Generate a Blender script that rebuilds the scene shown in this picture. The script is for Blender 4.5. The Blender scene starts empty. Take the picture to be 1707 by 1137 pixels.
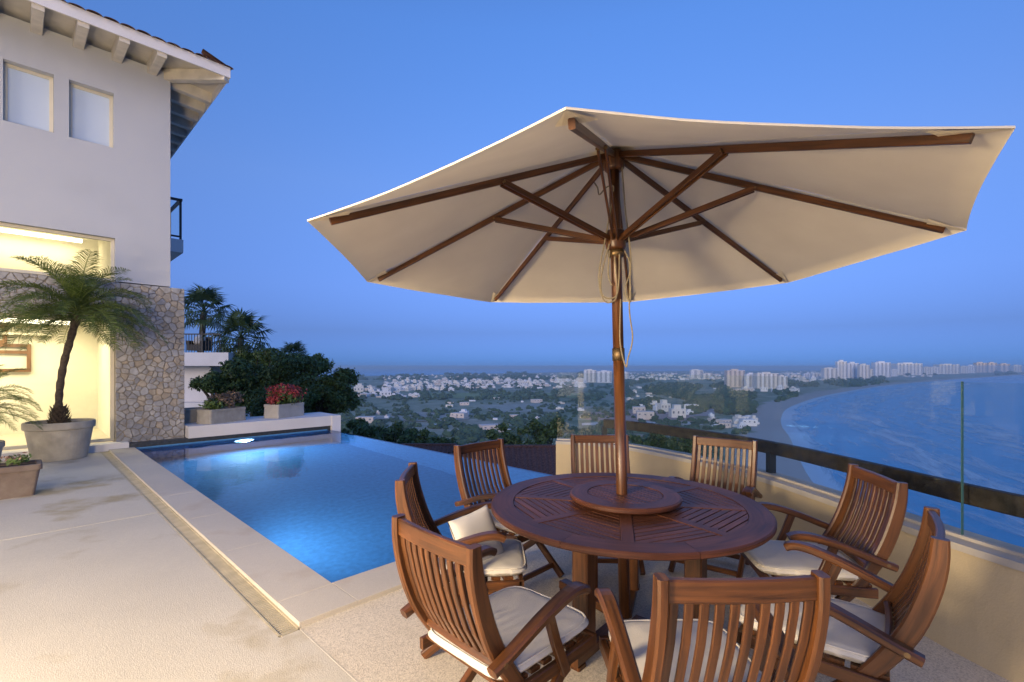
import bpy, math, random
import numpy as np
from mathutils import Vector, Matrix, noise as mnoise

# ------------------------------------------------------------------ camera, sky, sun, exposure
S = bpy.context.scene
COL = S.collection
CAMH = 1.55
cam_d = bpy.data.cameras.new('camera')
cam_d.sensor_width = 36.0
cam_d.lens = 800.0 / 1707.0 * 36.0
cam_d.shift_y = 42.5 / 1707.0
cam_d.clip_start = 0.05
cam_d.clip_end = 90000.0
cam = bpy.data.objects.new('camera', cam_d)
COL.objects.link(cam)
cam.location = (0, 0, CAMH)
cam.rotation_euler = (math.radians(90), 0, 0)
S.camera = cam

SUN_EL, SUN_AZ = 12.0, 196.0      # degrees; azimuth clockwise from +Y (behind the camera)
world = bpy.data.worlds.new('World')
S.world = world
world.use_nodes = True
wn, wl = world.node_tree.nodes, world.node_tree.links
bg = wn['Background']
sky = wn.new('ShaderNodeTexSky')
sky.sky_type = 'NISHITA'
sky.sun_disc = False
sky.sun_elevation = math.radians(SUN_EL)
sky.sun_rotation = math.radians(SUN_AZ)
sky.altitude = 0
sky.air_density = 1.0
sky.dust_density = 0.3
sky.ozone_density = 6.0
# evening grade of the whole sky by height above the horizon, the same all round
wtc = wn.new('ShaderNodeTexCoord'); wsp = wn.new('ShaderNodeSeparateXYZ'); wl.new(wtc.outputs['Generated'], wsp.inputs[0])
wrp = wn.new('ShaderNodeValToRGB'); we = wrp.color_ramp.elements
for k, (ps, c) in enumerate(((0.014, (0.066, 0.115, 0.31)), (0.07, (0.118, 0.115, 0.215)), (0.156, (0.25, 0.195, 0.275)), (0.342, (0.46, 0.335, 0.37)), (0.574, (0.51, 0.455, 0.51)))):
    if k > 1: we.new(ps)
    we[k].position = ps; we[k].color = (*c, 1)
wl.new(wsp.outputs['Z'], wrp.inputs['Fac'])
wmx = wn.new('ShaderNodeVectorMath'); wmx.operation = 'MULTIPLY'; wl.new(sky.outputs[0], wmx.inputs[0]); wl.new(wrp.outputs['Color'], wmx.inputs[1])
wsc = wn.new('ShaderNodeVectorMath'); wsc.operation = 'SCALE'; wsc.inputs['Scale'].default_value = 2.0; wl.new(wmx.outputs[0], wsc.inputs[0])
wl.new(wsc.outputs[0], bg.inputs[0])
bg.inputs[1].default_value = 0.15

sun_d = bpy.data.lights.new('sun', 'SUN')
sun_d.energy = 0.80
sun_d.angle = math.radians(30)
sun_d.color = (1.0, 0.80, 0.55)
sun = bpy.data.objects.new('sun', sun_d)
COL.objects.link(sun)
sdir = Vector((math.sin(math.radians(SUN_AZ)), math.cos(math.radians(SUN_AZ)), math.tan(math.radians(SUN_EL))))
sun.rotation_euler = sdir.to_track_quat('Z', 'Y').to_euler()

S.view_settings.view_transform = 'Standard'
S.view_settings.look = 'None'
S.view_settings.exposure = 1.0
S.view_settings.gamma = 1.0
S.view_settings.use_curve_mapping = False
S.cycles.max_bounces = 6
S.cycles.diffuse_bounces = 2
S.cycles.glossy_bounces = 3
S.cycles.transmission_bounces = 4
S.cycles.transparent_max_bounces = 16
S.cycles.volume_bounces = 0
S.cycles.sample_clamp_indirect = 4.0
S.cycles.caustics_reflective = False
S.cycles.caustics_refractive = False
S.cycles.use_denoising = True

random.seed(7)
R = random.Random(11)
rad = math.radians

# ------------------------------------------------------------------ helpers
class MB:
    """collects faces with uvs (metres: u across, v along) and links them as ONE mesh object"""
    def __init__(s): s.v, s.f, s.uv = [], [], []
    def face(s, pts, uv=None):
        b = len(s.v); s.v.extend([tuple(p) for p in pts]); s.f.append(tuple(range(b, b + len(pts))))
        if uv is None:
            n = np.cross(np.subtract(pts[1], pts[0]), np.subtract(pts[2], pts[0])); k = int(np.argmax(np.abs(n)))
            a = [(1, 2), (0, 2), (0, 1)][k]
            uv = [(p[a[0]], p[a[1]]) for p in pts]
        s.uv.extend(uv)
    def box(s, x0, x1, y0, y1, z0, z1):
        p = [(x0,y0,z0),(x1,y0,z0),(x1,y1,z0),(x0,y1,z0),(x0,y0,z1),(x1,y0,z1),(x1,y1,z1),(x0,y1,z1)]
        for q in ((3,2,1,0),(4,5,6,7),(0,1,5,4),(1,2,6,5),(2,3,7,6),(3,0,4,7)): s.face([p[i] for i in q])
        return s
    def prism(s, poly, z0, z1, inset=0.0, dz=0.0):
        """poly: list of (x,y), counter-clockwise; optional chamfer at the top"""
        n = len(poly)
        if inset:
            cx = sum(p[0] for p in poly)/n; cy = sum(p[1] for p in poly)/n
            top = []
            for (x, y) in poly:
                L = math.hypot(x-cx, y-cy) or 1; k = max(0.3, 1 - inset/L)
                top.append((cx+(x-cx)*k, cy+(y-cy)*k))
        else: top = poly
        zm = z1 - dz if inset else z1
        s.face([(x, y, z0) for x, y in reversed(poly)])
        for i in range(n):
            a, b = poly[i], poly[(i+1) % n]
            s.face([(*a, z0), (*b, z0), (*b, zm), (*a, zm)])
            if inset:
                c, d = top[i], top[(i+1) % n]
                s.face([(*a, zm), (*b, zm), (*d, z1), (*c, z1)])
        s.face([(x, y, z1) for x, y in top])
        return s
    def sweep(s, pts, w, h, side=(1, 0, 0), chamfer=0.18, closed=False):
        """rectangular bar with softened edges along pts; w along side, h across it; w/h may be lists"""
        n = len(pts); pts = [Vector(p) for p in pts]; side = Vector(side)
        W = w if isinstance(w, (list, tuple)) else [w]*n
        H = h if isinstance(h, (list, tuple)) else [h]*n
        rings = []; L = 0; Ls = []
        for i in range(n):
            if closed: t = pts[(i+1) % n] - pts[i-1]
            else: t = pts[min(i+1, n-1)] - pts[max(i-1, 0)]
            t.normalize(); a = (side - t*side.dot(t)).normalized(); b = t.cross(a)
            if i: L += (pts[i]-pts[i-1]).length
            Ls.append(L)
            c = chamfer*min(W[i], H[i]); x, y = W[i]/2, H[i]/2
            rings.append([pts[i] + a*u + b*v for u, v in ((-x+c,-y),(x-c,-y),(x,-y+c),(x,y-c),(x-c,y),(-x+c,y),(-x,y-c),(-x,-y+c))])
        us = [0]
        for k in range(8): us.append(us[-1] + (rings[0][(k+1) % 8]-rings[0][k]).length)
        m = n if closed else n-1
        for i in range(m):
            j = (i+1) % n; l0, l1 = Ls[i], Ls[j] if j else L + (pts[0]-pts[-1]).length
            for k in range(8):
                q = (k+1) % 8
                s.face([rings[i][k], rings[i][q], rings[j][q], rings[j][k]], [(us[k], l0), (us[k+1], l0), (us[k+1], l1), (us[k], l1)])
        if not closed:
            s.face(rings[0][::-1]); s.face(rings[-1])
        return s
    def tube(s, pts, r, seg=8, cap=True):
        n = len(pts); pts = [Vector(p) for p in pts]; r = r if isinstance(r, (list, tuple)) else [r]*n
        ref = Vector((0.31, 0.17, 0.93)) if abs((pts[-1]-pts[0]).normalized().z) < 0.9 else Vector((1, 0.1, 0))
        rings = []; L = 0; Ls = []
        for i in range(n):
            t = (pts[min(i+1, n-1)] - pts[max(i-1, 0)]).normalized(); a = (ref - t*ref.dot(t)).normalized(); b = t.cross(a)
            if i: L += (pts[i]-pts[i-1]).length
            Ls.append(L)
            rings.append([pts[i] + a*(r[i]*math.cos(2*math.pi*k/seg)) + b*(r[i]*math.sin(2*math.pi*k/seg)) for k in range(seg)])
        for i in range(n-1):
            for k in range(seg):
                q = (k+1) % seg; u0, u1 = k*2*math.pi*r[0]/seg, (k+1)*2*math.pi*r[0]/seg
                s.face([rings[i][k], rings[i][q], rings[i+1][q], rings[i+1][k]], [(u0, Ls[i]), (u1, Ls[i]), (u1, Ls[i+1]), (u0, Ls[i+1])])
        if cap:
            s.face(rings[0][::-1]); s.face(rings[-1])
        return s
    def lathe(s, prof, seg=32, c=(0, 0)):
        """prof: (r, z) from bottom outside up"""
        for i in range(len(prof)-1):
            (r0, z0), (r1, z1) = prof[i], prof[i+1]
            for k in range(seg):
                a, b = 2*math.pi*k/seg, 2*math.pi*(k+1)/seg
                P = [(c[0]+r0*math.cos(a), c[1]+r0*math.sin(a), z0), (c[0]+r0*math.cos(b), c[1]+r0*math.sin(b), z0),
                     (c[0]+r1*math.cos(b), c[1]+r1*math.sin(b), z1), (c[0]+r1*math.cos(a), c[1]+r1*math.sin(a), z1)]
                if r0 < 1e-6: P = P[1:]
                elif r1 < 1e-6: P = P[:3]
                s.face(P)
        return s
    def mesh(s, name, mat, smooth=False):
        me = bpy.data.meshes.new(name)
        v = np.array(s.v, dtype=np.float64)
        # weld identical corners so that shading can be smooth
        key = np.round(v, 6); uq, inv = np.unique(key, axis=0, return_inverse=True); inv = inv.ravel()
        faces = []
        keep = []
        off = 0
        for f in s.f:
            g = [int(inv[i]) for i in f]
            if len(set(g)) == len(g): faces.append(g); keep.extend(range(off, off+len(f)))
            off += len(f)
        me.from_pydata(uq.tolist(), [], faces)
        uvl = me.uv_layers.new(name='UVMap')
        uvl.data.foreach_set('uv', np.array([s.uv[i] for i in keep], dtype=np.float32).ravel())
        if mat is not None: me.materials.append(mat)
        if smooth: me.polygons.foreach_set('use_smooth', [True]*len(me.polygons))
        me.update()
        return me
    def build(s, name, mat, parent=None, smooth=False):
        return link(name, s.mesh(name, mat, smooth), parent)

def link(name, data, parent=None, loc=None, rot=None, scale=None):
    o = bpy.data.objects.new(name, data); COL.objects.link(o)
    if parent is not None: o.parent = parent
    if loc is not None: o.location = loc
    if rot is not None: o.rotation_euler = rot
    if scale is not None: o.scale = scale
    return o
def tag(o, label=None, cat=None, group=None, kind=None):
    for k, v in (('label', label), ('category', cat), ('group', group), ('kind', kind)):
        if v: o[k] = v
    return o
def empty(name, loc, rz=0.0):
    o = link(name, None, None, loc, (0, 0, rz)); o.empty_display_size = 0.2
    return o
def copy_tree(o, parent=None):
    c = o.copy(); COL.objects.link(c); c.parent = parent
    for ch in [q for q in bpy.data.objects if q.parent == o]: copy_tree(ch, c)
    return c

# survey of the photograph
HY, CX, F = 611.0, 853.5, 800.0
def at(px, py, z=None, Y=None):
    """the place on the level z (or at distance Y) that the survey of the photograph gives"""
    if Y is None: Y = F*(CAMH-z)/(py-HY)
    return Vector(((px-CX)/F*Y, Y, CAMH-(py-HY)/F*Y))

# ------------------------------------------------------------------ materials
def new_mat(name):
    m = bpy.data.materials.new(name); m.use_nodes = True
    return m, m.node_tree.nodes, m.node_tree.links, m.node_tree.nodes['Principled BSDF']
def ramp(n, stops):
    r = n.new('ShaderNodeValToRGB'); e = r.color_ramp.elements
    while len(e) < len(stops): e.new(0.5)
    for k, (p, c) in enumerate(stops):
        e[k].position = p; e[k].color = (*c, 1) if len(c) == 3 else c
    return r
def mat(name, c, rough=0.7, var=0.15, scale=6.0, bump=0.0, bscale=40.0, metal=0.0, spec=0.5, coords='Object', detail=6.0, dirt=None, dscale=1.2):
    """plain surface whose colour wanders a little, with fine relief; dirt = (colour, amount)"""
    m, n, l, b = new_mat(name)
    tc = n.new('ShaderNodeTexCoord'); src = tc.outputs[coords]
    nz = n.new('ShaderNodeTexNoise'); nz.inputs['Scale'].default_value = scale; nz.inputs['Detail'].default_value = detail
    l.new(src, nz.inputs['Vector'])
    rp = ramp(n, [(0.3, [x*(1-var) for x in c]), (0.7, [min(1, x*(1+var)) for x in c])])
    l.new(nz.outputs['Fac'], rp.inputs['Fac']); col = rp.outputs['Color']
    if dirt:
        nd = n.new('ShaderNodeTexNoise'); nd.inputs['Scale'].default_value = dscale; nd.inputs['Detail'].default_value = 8; nd.inputs['Roughness'].default_value = 0.65
        l.new(src, nd.inputs['Vector'])
        rd = ramp(n, [(0.48, (0, 0, 0)), (0.72, (dirt[1],)*3)]); l.new(nd.outputs['Fac'], rd.inputs['Fac'])
        mx = n.new('ShaderNodeMix'); mx.data_type = 'RGBA'; l.new(rd.outputs['Color'], mx.inputs['Factor']); l.new(col, mx.inputs['A']); mx.inputs['B'].default_value = (*dirt[0], 1)
        col = mx.outputs['Result']
    l.new(col, b.inputs['Base Color'])
    b.inputs['Roughness'].default_value = rough; b.inputs['Metallic'].default_value = metal; b.inputs['Specular IOR Level'].default_value = spec
    if bump:
        nb = n.new('ShaderNodeTexNoise'); nb.inputs['Scale'].default_value = bscale; nb.inputs['Detail'].default_value = 4
        l.new(src, nb.inputs['Vector'])
        bp = n.new('ShaderNodeBump'); bp.inputs['Strength'].default_value = bump; bp.inputs['Distance'].default_value = 0.01
        l.new(nb.outputs['Fac'], bp.inputs['Height']); l.new(bp.outputs['Normal'], b.inputs['Normal'])
    return m
def wood_mat(name, dark, light, rough=0.38, spec=0.5):
    m, n, l, b = new_mat(name)
    uv = n.new('ShaderNodeUVMap'); oi = n.new('ShaderNodeObjectInfo')
    add = n.new('ShaderNodeVectorMath'); add.operation = 'ADD'
    mul = n.new('ShaderNodeMath'); mul.operation = 'MULTIPLY'; mul.inputs[1].default_value = 37.0
    l.new(oi.outputs['Random'], mul.inputs[0])
    cb = n.new('ShaderNodeCombineXYZ'); l.new(mul.outputs[0], cb.inputs[0]); l.new(mul.outputs[0], cb.inputs[1])
    l.new(uv.outputs[0], add.inputs[0]); l.new(cb.outputs[0], add.inputs[1])
    mp = n.new('ShaderNodeMapping'); mp.inputs['Scale'].default_value = (70, 3.5, 1); l.new(add.outputs[0], mp.inputs['Vector'])
    nz = n.new('ShaderNodeTexNoise'); nz.inputs['Scale'].default_value = 1.0; nz.inputs['Detail'].default_value = 6; nz.inputs['Distortion'].default_value = 0.6
    l.new(mp.outputs[0], nz.inputs['Vector'])
    mp2 = n.new('ShaderNodeMapping'); mp2.inputs['Scale'].default_value = (9, 1.6, 1); l.new(add.outputs[0], mp2.inputs['Vector'])
    n2 = n.new('ShaderNodeTexNoise'); n2.inputs['Scale'].default_value = 1.0; n2.inputs['Detail'].default_value = 3; l.new(mp2.outputs[0], n2.inputs['Vector'])
    mid = [(a+c)/2 for a, c in zip(dark, light)]
    rp = ramp(n, [(0.25, dark), (0.5, mid), (0.78, light)]); l.new(nz.outputs['Fac'], rp.inputs['Fac'])
    rp2 = ramp(n, [(0.3, (0.62, 0.58, 0.55)), (0.65, (1.12, 1.08, 1.05))]); l.new(n2.outputs['Fac'], rp2.inputs['Fac'])
    mx = n.new('ShaderNodeMix'); mx.data_type = 'RGBA'; mx.blend_type = 'MULTIPLY'; mx.inputs['Factor'].default_value = 1
    l.new(rp.outputs['Color'], mx.inputs['A']); l.new(rp2.outputs['Color'], mx.inputs['B'])
    # every piece of timber has its own tone
    hs = n.new('ShaderNodeHueSaturation'); mr = n.new('ShaderNodeMapRange'); mr.inputs['To Min'].default_value = 0.78; mr.inputs['To Max'].default_value = 1.18
    l.new(oi.outputs['Random'], mr.inputs['Value']); l.new(mr.outputs[0], hs.inputs['Value']); l.new(mx.outputs['Result'], hs.inputs['Color'])
    l.new(hs.outputs['Color'], b.inputs['Base Color'])
    b.inputs['Roughness'].default_value = rough; b.inputs['Specular IOR Level'].default_value = spec
    bp = n.new('ShaderNodeBump'); bp.inputs['Strength'].default_value = 0.12; bp.inputs['Distance'].default_value = 0.004
    l.new(nz.outputs['Fac'], bp.inputs['Height']); l.new(bp.outputs['Normal'], b.inputs['Normal'])
    return m
def leaf_mat(name, dark, light, rough=0.55, trans=0.25, rnd=True):
    m, n, l, b = new_mat(name)
    g = n.new('ShaderNodeNewGeometry'); rp = ramp(n, [(0.0, dark), (1.0, light)])
    l.new(g.outputs['Random Per Island'], rp.inputs['Fac'])
    l.new(rp.outputs['Color'], b.inputs['Base Color']); b.inputs['Roughness'].default_value = rough
    tr = n.new('ShaderNodeBsdfTranslucent'); l.new(rp.outputs['Color'], tr.inputs['Color'])
    mx = n.new('ShaderNodeMixShader'); mx.inputs[0].default_value = trans
    out = n['Material Output']; l.new(b.outputs[0], mx.inputs[1]); l.new(tr.outputs[0], mx.inputs[2]); l.new(mx.outputs[0], out.inputs['Surface'])
    return m
def glass_mat(name, tint, refl_rough=0.0, ior=1.5):
    """thin pane: clear with a tint, mirror by Fresnel"""
    m, n, l, b = new_mat(name); n.remove(b)
    lw = n.new('ShaderNodeLayerWeight'); lw.inputs['Blend'].default_value = 0.5
    pw_ = n.new('ShaderNodeMath'); pw_.operation = 'POWER'; pw_.inputs[1].default_value = 5.0; l.new(lw.outputs['Facing'], pw_.inputs[0])
    fr = n.new('ShaderNodeMath'); fr.operation = 'MULTIPLY_ADD'; fr.inputs[1].default_value = 0.85; fr.inputs[2].default_value = 0.022; l.new(pw_.outputs[0], fr.inputs[0])
    t = n.new('ShaderNodeBsdfTransparent'); t.inputs[0].default_value = (*tint, 1)
    g = n.new('ShaderNodeBsdfGlossy'); g.inputs['Roughness'].default_value = refl_rough
    mx = n.new('ShaderNodeMixShader'); l.new(fr.outputs[0], mx.inputs[0]); l.new(t.outputs[0], mx.inputs[1]); l.new(g.outputs[0], mx.inputs[2])
    l.new(mx.outputs[0], n['Material Output'].inputs['Surface'])
    return m
def emit_mat(name, c, strength):
    m, n, l, b = new_mat(name)
    b.inputs['Base Color'].default_value = (*c, 1); b.inputs['Emission Color'].default_value = (*c, 1); b.inputs['Emission Strength'].default_value = strength
    m.cycles.emission_sampling = 'NONE'      # each lamp's light object does the lighting
    return m

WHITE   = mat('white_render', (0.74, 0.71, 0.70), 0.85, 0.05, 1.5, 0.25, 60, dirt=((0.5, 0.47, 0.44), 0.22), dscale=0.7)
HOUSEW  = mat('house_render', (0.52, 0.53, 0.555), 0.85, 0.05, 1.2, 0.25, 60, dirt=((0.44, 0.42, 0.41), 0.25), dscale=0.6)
CREAM   = mat('cream_plaster', (0.82, 0.76, 0.60), 0.8, 0.04, 2.0)
TIMBERW = mat('painted_timber', (0.68, 0.62, 0.52), 0.65, 0.12, 5.0, 0.2, 30)
STUCCO  = mat('ochre_stucco', (0.47, 0.38, 0.24), 0.9, 0.09, 1.6, 0.2, 90, dirt=((0.40, 0.33, 0.23), 0.4), dscale=1.6)
CAPST   = mat('cap_stone', (0.42, 0.385, 0.335), 0.7, 0.1, 5.0, 0.2, 60)
CONCR   = mat('cast_concrete', (0.36, 0.33, 0.28), 0.85, 0.18, 5.0, 0.4, 60, dirt=((0.20, 0.19, 0.15), 0.5), dscale=3)
TERRAC  = mat('grey_terracotta', (0.14, 0.105, 0.088), 0.85, 0.16, 6.0, 0.3, 60, dirt=((0.24, 0.20, 0.17), 0.5), dscale=4)
IRON    = mat('black_iron', (0.02, 0.02, 0.022), 0.5, 0.2, 8)
BRASS   = mat('bolt_metal', (0.22, 0.15, 0.08), 0.55, 0.1, 20, metal=1.0)
RAILM   = mat('weathered_rail', (0.028, 0.019, 0.013), 0.65, 0.7, 14, 0.4, 60)
TILE    = mat('roof_clay', (0.11, 0.055, 0.045), 0.9, 0.45, 9, 0.3, 40)
SOIL    = mat('soil', (0.05, 0.035, 0.025), 0.95, 0.4, 20, 0.8, 50)
TEAK    = wood_mat('teak', (0.030, 0.011, 0.0035), (0.165, 0.062, 0.018))
TEAKD   = wood_mat('teak_table', (0.044, 0.015, 0.008), (0.150, 0.052, 0.025), 0.5, 0.35)
FRAMEW  = wood_mat('frame_wood', (0.16, 0.07, 0.02), (0.34, 0.17, 0.06), 0.5)
GLASS   = glass_mat('clear_glass', (0.93, 0.96, 0.95))
GLASSE  = mat('glass_edge', (0.05, 0.12, 0.12), 0.15, 0.1, 4)
LINEN   = mat('cushion_linen', (0.66, 0.61, 0.53), 0.9, 0.06, 3.0, 0.25, 220, dirt=((0.5, 0.44, 0.36), 0.25), dscale=5)
GREYB   = mat('pool_band_tile', (0.045, 0.05, 0.055), 0.4, 0.3, 20)
WARM    = (1.0, 0.79, 0.50)

def aggregate_mat(name, base, speck, var=0.12, amount=0.6, stain=None):
    m, n, l, b = new_mat(name)
    g = n.new('ShaderNodeNewGeometry'); src = g.outputs['Position']
    n1 = n.new('ShaderNodeTexNoise'); n1.inputs['Scale'].default_value = 0.9; n1.inputs['Detail'].default_value = 8; l.new(src, n1.inputs['Vector'])
    r1 = ramp(n, [(0.3, [c*(1-var) for c in base]), (0.7, [c*(1+var) for c in base])]); l.new(n1.outputs['Fac'], r1.inputs['Fac'])
    vo = n.new('ShaderNodeTexVoronoi'); vo.inputs['Scale'].default_value = 150; l.new(src, vo.inputs['Vector'])
    r2 = ramp(n, [(0.0, speck), (0.45, base), (1.0, [min(1, c*1.35) for c in base])]); l.new(vo.outputs['Color'], r2.inputs['Fac'])
    mx = n.new('ShaderNodeMix'); mx.data_type = 'RGBA'; mx.inputs['Factor'].default_value = amount; l.new(r1.outputs['Color'], mx.inputs['A']); l.new(r2.outputs['Color'], mx.inputs['B'])
    col = mx.outputs['Result']
    if stain:
        n3 = n.new('ShaderNodeTexNoise'); n3.inputs['Scale'].default_value = stain[2]; n3.inputs['Detail'].default_value = 5; n3.inputs['Roughness'].default_value = 0.55; l.new(src, n3.inputs['Vector'])
        r3 = ramp(n, [(0.55, (0, 0, 0)), (0.66, (stain[1],)*3)]); l.new(n3.outputs['Fac'], r3.inputs['Fac'])
        m3 = n.new('ShaderNodeMix'); m3.data_type = 'RGBA'; l.new(r3.outputs['Color'], m3.inputs['Factor']); l.new(col, m3.inputs['A']); m3.inputs['B'].default_value = (*stain[0], 1)
        col = m3.outputs['Result']
    l.new(col, b.inputs['Base Color']); b.inputs['Roughness'].default_value = 0.75
    bp = n.new('ShaderNodeBump'); bp.inputs['Strength'].default_value = 0.35; bp.inputs['Distance'].default_value = 0.003
    l.new(vo.outputs['Distance'], bp.inputs['Height']); l.new(bp.outputs['Normal'], b.inputs['Normal'])
    return m
SLAB  = aggregate_mat('deck_slab', (0.52, 0.475, 0.395), (0.41, 0.365, 0.30), 0.12, 0.35, ((0.35, 0.28, 0.16), 0.85, 1.15))
COPE  = aggregate_mat('coping_slab', (0.50, 0.45, 0.38), (0.41, 0.365, 0.31), 0.12, 0.25, ((0.42, 0.34, 0.26), 0.55, 1.8))
AGGR  = aggregate_mat('exposed_aggregate', (0.58, 0.51, 0.41), (0.31, 0.26, 0.20), 0.12, 0.75, ((0.30, 0.25, 0.16), 0.4, 1.0))
DRAIN = mat('drain_stone', (0.46, 0.40, 0.28), 0.7, 0.15, 10)
DARKG = mat('joint_dark', (0.10, 0.085, 0.065), 0.95, 0.2, 5)

def water_mat():
    m, n, l, b = new_mat('pool_water'); n.remove(b)
    g = n.new('ShaderNodeNewGeometry')
    nz = n.new('ShaderNodeTexNoise'); nz.inputs['Scale'].default_value = 2.2; nz.inputs['Detail'].default_value = 3; l.new(g.outputs['Position'], nz.inputs['Vector'])
    n2 = n.new('ShaderNodeTexNoise'); n2.inputs['Scale'].default_value = 9; n2.inputs['Detail'].default_value = 2; l.new(g.outputs['Position'], n2.inputs['Vector'])
    ad = n.new('ShaderNodeMath'); ad.operation = 'MULTIPLY_ADD'; ad.inputs[1].default_value = 0.15; l.new(n2.outputs['Fac'], ad.inputs[0]); l.new(nz.outputs['Fac'], ad.inputs[2])
    bp = n.new('ShaderNodeBump'); bp.inputs['Strength'].default_value = 0.09; bp.inputs['Distance'].default_value = 0.05; l.new(ad.outputs[0], bp.inputs['Height'])
    fr = n.new('ShaderNodeFresnel'); fr.inputs['IOR'].default_value = 1.333; l.new(bp.outputs['Normal'], fr.inputs['Normal'])
    t = n.new('ShaderNodeBsdfRefraction'); t.inputs['Color'].default_value = (0.40, 0.71, 1.0, 1); t.inputs['IOR'].default_value = 1.333; t.inputs['Roughness'].default_value = 0.02; l.new(bp.outputs['Normal'], t.inputs['Normal'])
    gl = n.new('ShaderNodeBsdfGlossy'); gl.inputs['Roughness'].default_value = 0.03; l.new(bp.outputs['Normal'], gl.inputs['Normal'])
    mx = n.new('ShaderNodeMixShader'); l.new(fr.outputs[0], mx.inputs[0]); l.new(t.outputs[0], mx.inputs[1]); l.new(gl.outputs[0], mx.inputs[2])
    l.new(mx.outputs[0], n['Material Output'].inputs['Surface'])
    return m
WATER = water_mat()
POOLT = mat('pool_mosaic', (0.10, 0.29, 0.53), 0.5, 0.15, 14)

# ------------------------------------------------------------------ the pool's own axes: x along V, y along U
P0 = Vector((-1.2695, 3.3463, 0.0)); RZ = math.atan2(0.71769, 0.69636)
Vd = Vector((0.69636, 0.71769, 0)); Ud = Vector((-0.71769, 0.69636, 0))
def W(v, u, z=0.0): return P0 + Vd*v + Ud*u + Vector((0, 0, z))
def frame(o): o.location = P0; o.rotation_euler = (0, 0, RZ); return o

V_INF, U_FAR, U_FAC = 3.75, 8.15, 8.45
# parapet line (front face, plan), far end first
PAR = [(0.56, 6.12), (0.96, 6.0), (1.34, 5.70), (1.62, 5.28), (1.84, 4.88), (2.02, 4.5), (2.15, 4.1), (2.23, 3.7), (2.30, 3.25), (2.365, 2.8), (2.42, 2.5), (2.50, 2.2), (2.60, 1.85), (2.72, 1.4), (2.86, 0.8), (2.98, 0.2), (3.08, -0.6), (3.1, -2.0), (3.1, -4.5)]
def offset(line, d):
    out = []
    for i, p in enumerate(line):
        a = Vector(line[max(i-1, 0)]); b = Vector(line[min(i+1, len(line)-1)]); t = (b-a).normalized()
        out.append((p[0] - t.y*d, p[1] + t.x*d))     # left of travel = outwards
    return out

def smooth_line(line, step=0.12):
    pts = [Vector(p) for p in line]; out = []
    for i in range(len(pts)-1):
        p0, p1, p2, p3 = pts[max(i-1, 0)], pts[i], pts[i+1], pts[min(i+2, len(pts)-1)]
        n = max(2, int((p2-p1).length/step))
        for k in range(n):
            t = k/n
            out.append(tuple(0.5*((2*p1) + (p2-p0)*t + (2*p0-5*p1+4*p2-p3)*t*t + (3*p1-p0-3*p2+p3)*t*t*t)))
    out.append(tuple(pts[-1])); return out
# terrace floor of exposed aggregate
poly = [tuple(W(-0.352, -0.352)[:2]), tuple(W(-0.352, -7.0)[:2])] + [(3.0, -4.5)] + [p for p in offset(smooth_line(PAR), 0.12)[::-1][1:-8]] + [tuple(W(3.40, -0.352)[:2])]
b = MB(); b.prism(poly, -0.3, 0.0)
tag(b.build('terrace_floor', AGGR), kind='structure')
# deck bed and slabs
deck = frame(MB().box(-9.0, -0.475, -7.0, 8.25, -0.30, -0.012).box(-0.475, -0.354, -7.0, -0.375, -0.30, -0.012).build('pool_deck', DARKG)); tag(deck, kind='structure')
vj = [-9.0, -6.4, -3.45, -0.475]; uj = [-7.0, -4.2, -1.8, 0.6, 3.0, 5.4, 8.25]
for i in range(3):
    for j in range(6):
        g = 0.002
        x0, x1, y0, y1 = vj[i]+g, vj[i+1]-g, uj[j]+g, uj[j+1]-g; xe = -0.358
        if i == 2 and j < 2: P = [(x0, y0), (xe, y0), (xe, y1), (x0, y1)]
        elif i == 2 and j == 2: P = [(x0, y0), (xe, y0), (xe, -0.376), (x1, -0.376), (x1, y1), (x0, y1)]
        else: P = [(x0, y0), (x1, y0), (x1, y1), (x0, y1)]
        MB().prism(P, -0.011, 0.0+R.uniform(-0.0012, 0.0012)).build('slab', SLAB, deck)
MB().box(-0.3575, -0.3525, -7.0, -0.376, -0.011, 0.0015).build('joint_strip', mat('pale_grout', (0.62, 0.56, 0.46), 0.8), deck)
# coping, raised a step above the floor
cop = frame(MB().box(-0.345, -0.004, -0.345, 8.40, -0.2, -0.01).box(-0.004, 3.55, -0.345, -0.004, -0.2, -0.01).build('pool_coping', DARKG)); tag(cop, kind='structure')
def cslab(x0, x1, y0, y1):
    MB().prism([(x0, y0), (x1, y0), (x1, y1), (x0, y1)], -0.012, 0.030 + R.uniform(-0.0008, 0.0008), 0.003, 0.003).build('coping_slab', COPE, cop)
for a, c in zip([-0.352, 0.0, 1.2, 2.4, 3.6, 4.8, 6.0, 7.2], [0.0, 1.2, 2.4, 3.6, 4.8, 6.0, 7.2, 8.42]): cslab(-0.352, 0.02, a+0.001, c-0.001)
for a, c in zip([0.022, 1.1, 2.2], [1.1, 2.2, 3.42]): cslab(a+0.001, c-0.001, -0.352, 0.02)
# slot drain beside the coping
dr = frame(empty('slot_drain', (0, 0, 0))); tag(dr, 'long straight slot drain with a pale ribbed grate beside the pool coping', 'drain')
MB().box(-0.475, -0.352, -0.36, 8.30, -0.10, -0.035).build('channel', DARKG, dr)
MB().box(-0.475, -0.462, -0.36, 8.30, -0.034, 0.003).box(-0.365, -0.352, -0.36, 8.30, -0.034, 0.004).box(-0.461, -0.366, -0.372, -0.361, -0.034, 0.003).build('edge_strip', DRAIN, dr)
b = MB(); y = -0.352
while y < 8.28: b.box(-0.461, -0.366, y, y+0.017, -0.034, -0.001); y += 0.0255
tag(b.build('grate', DRAIN, dr), kind='stuff')

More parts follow.
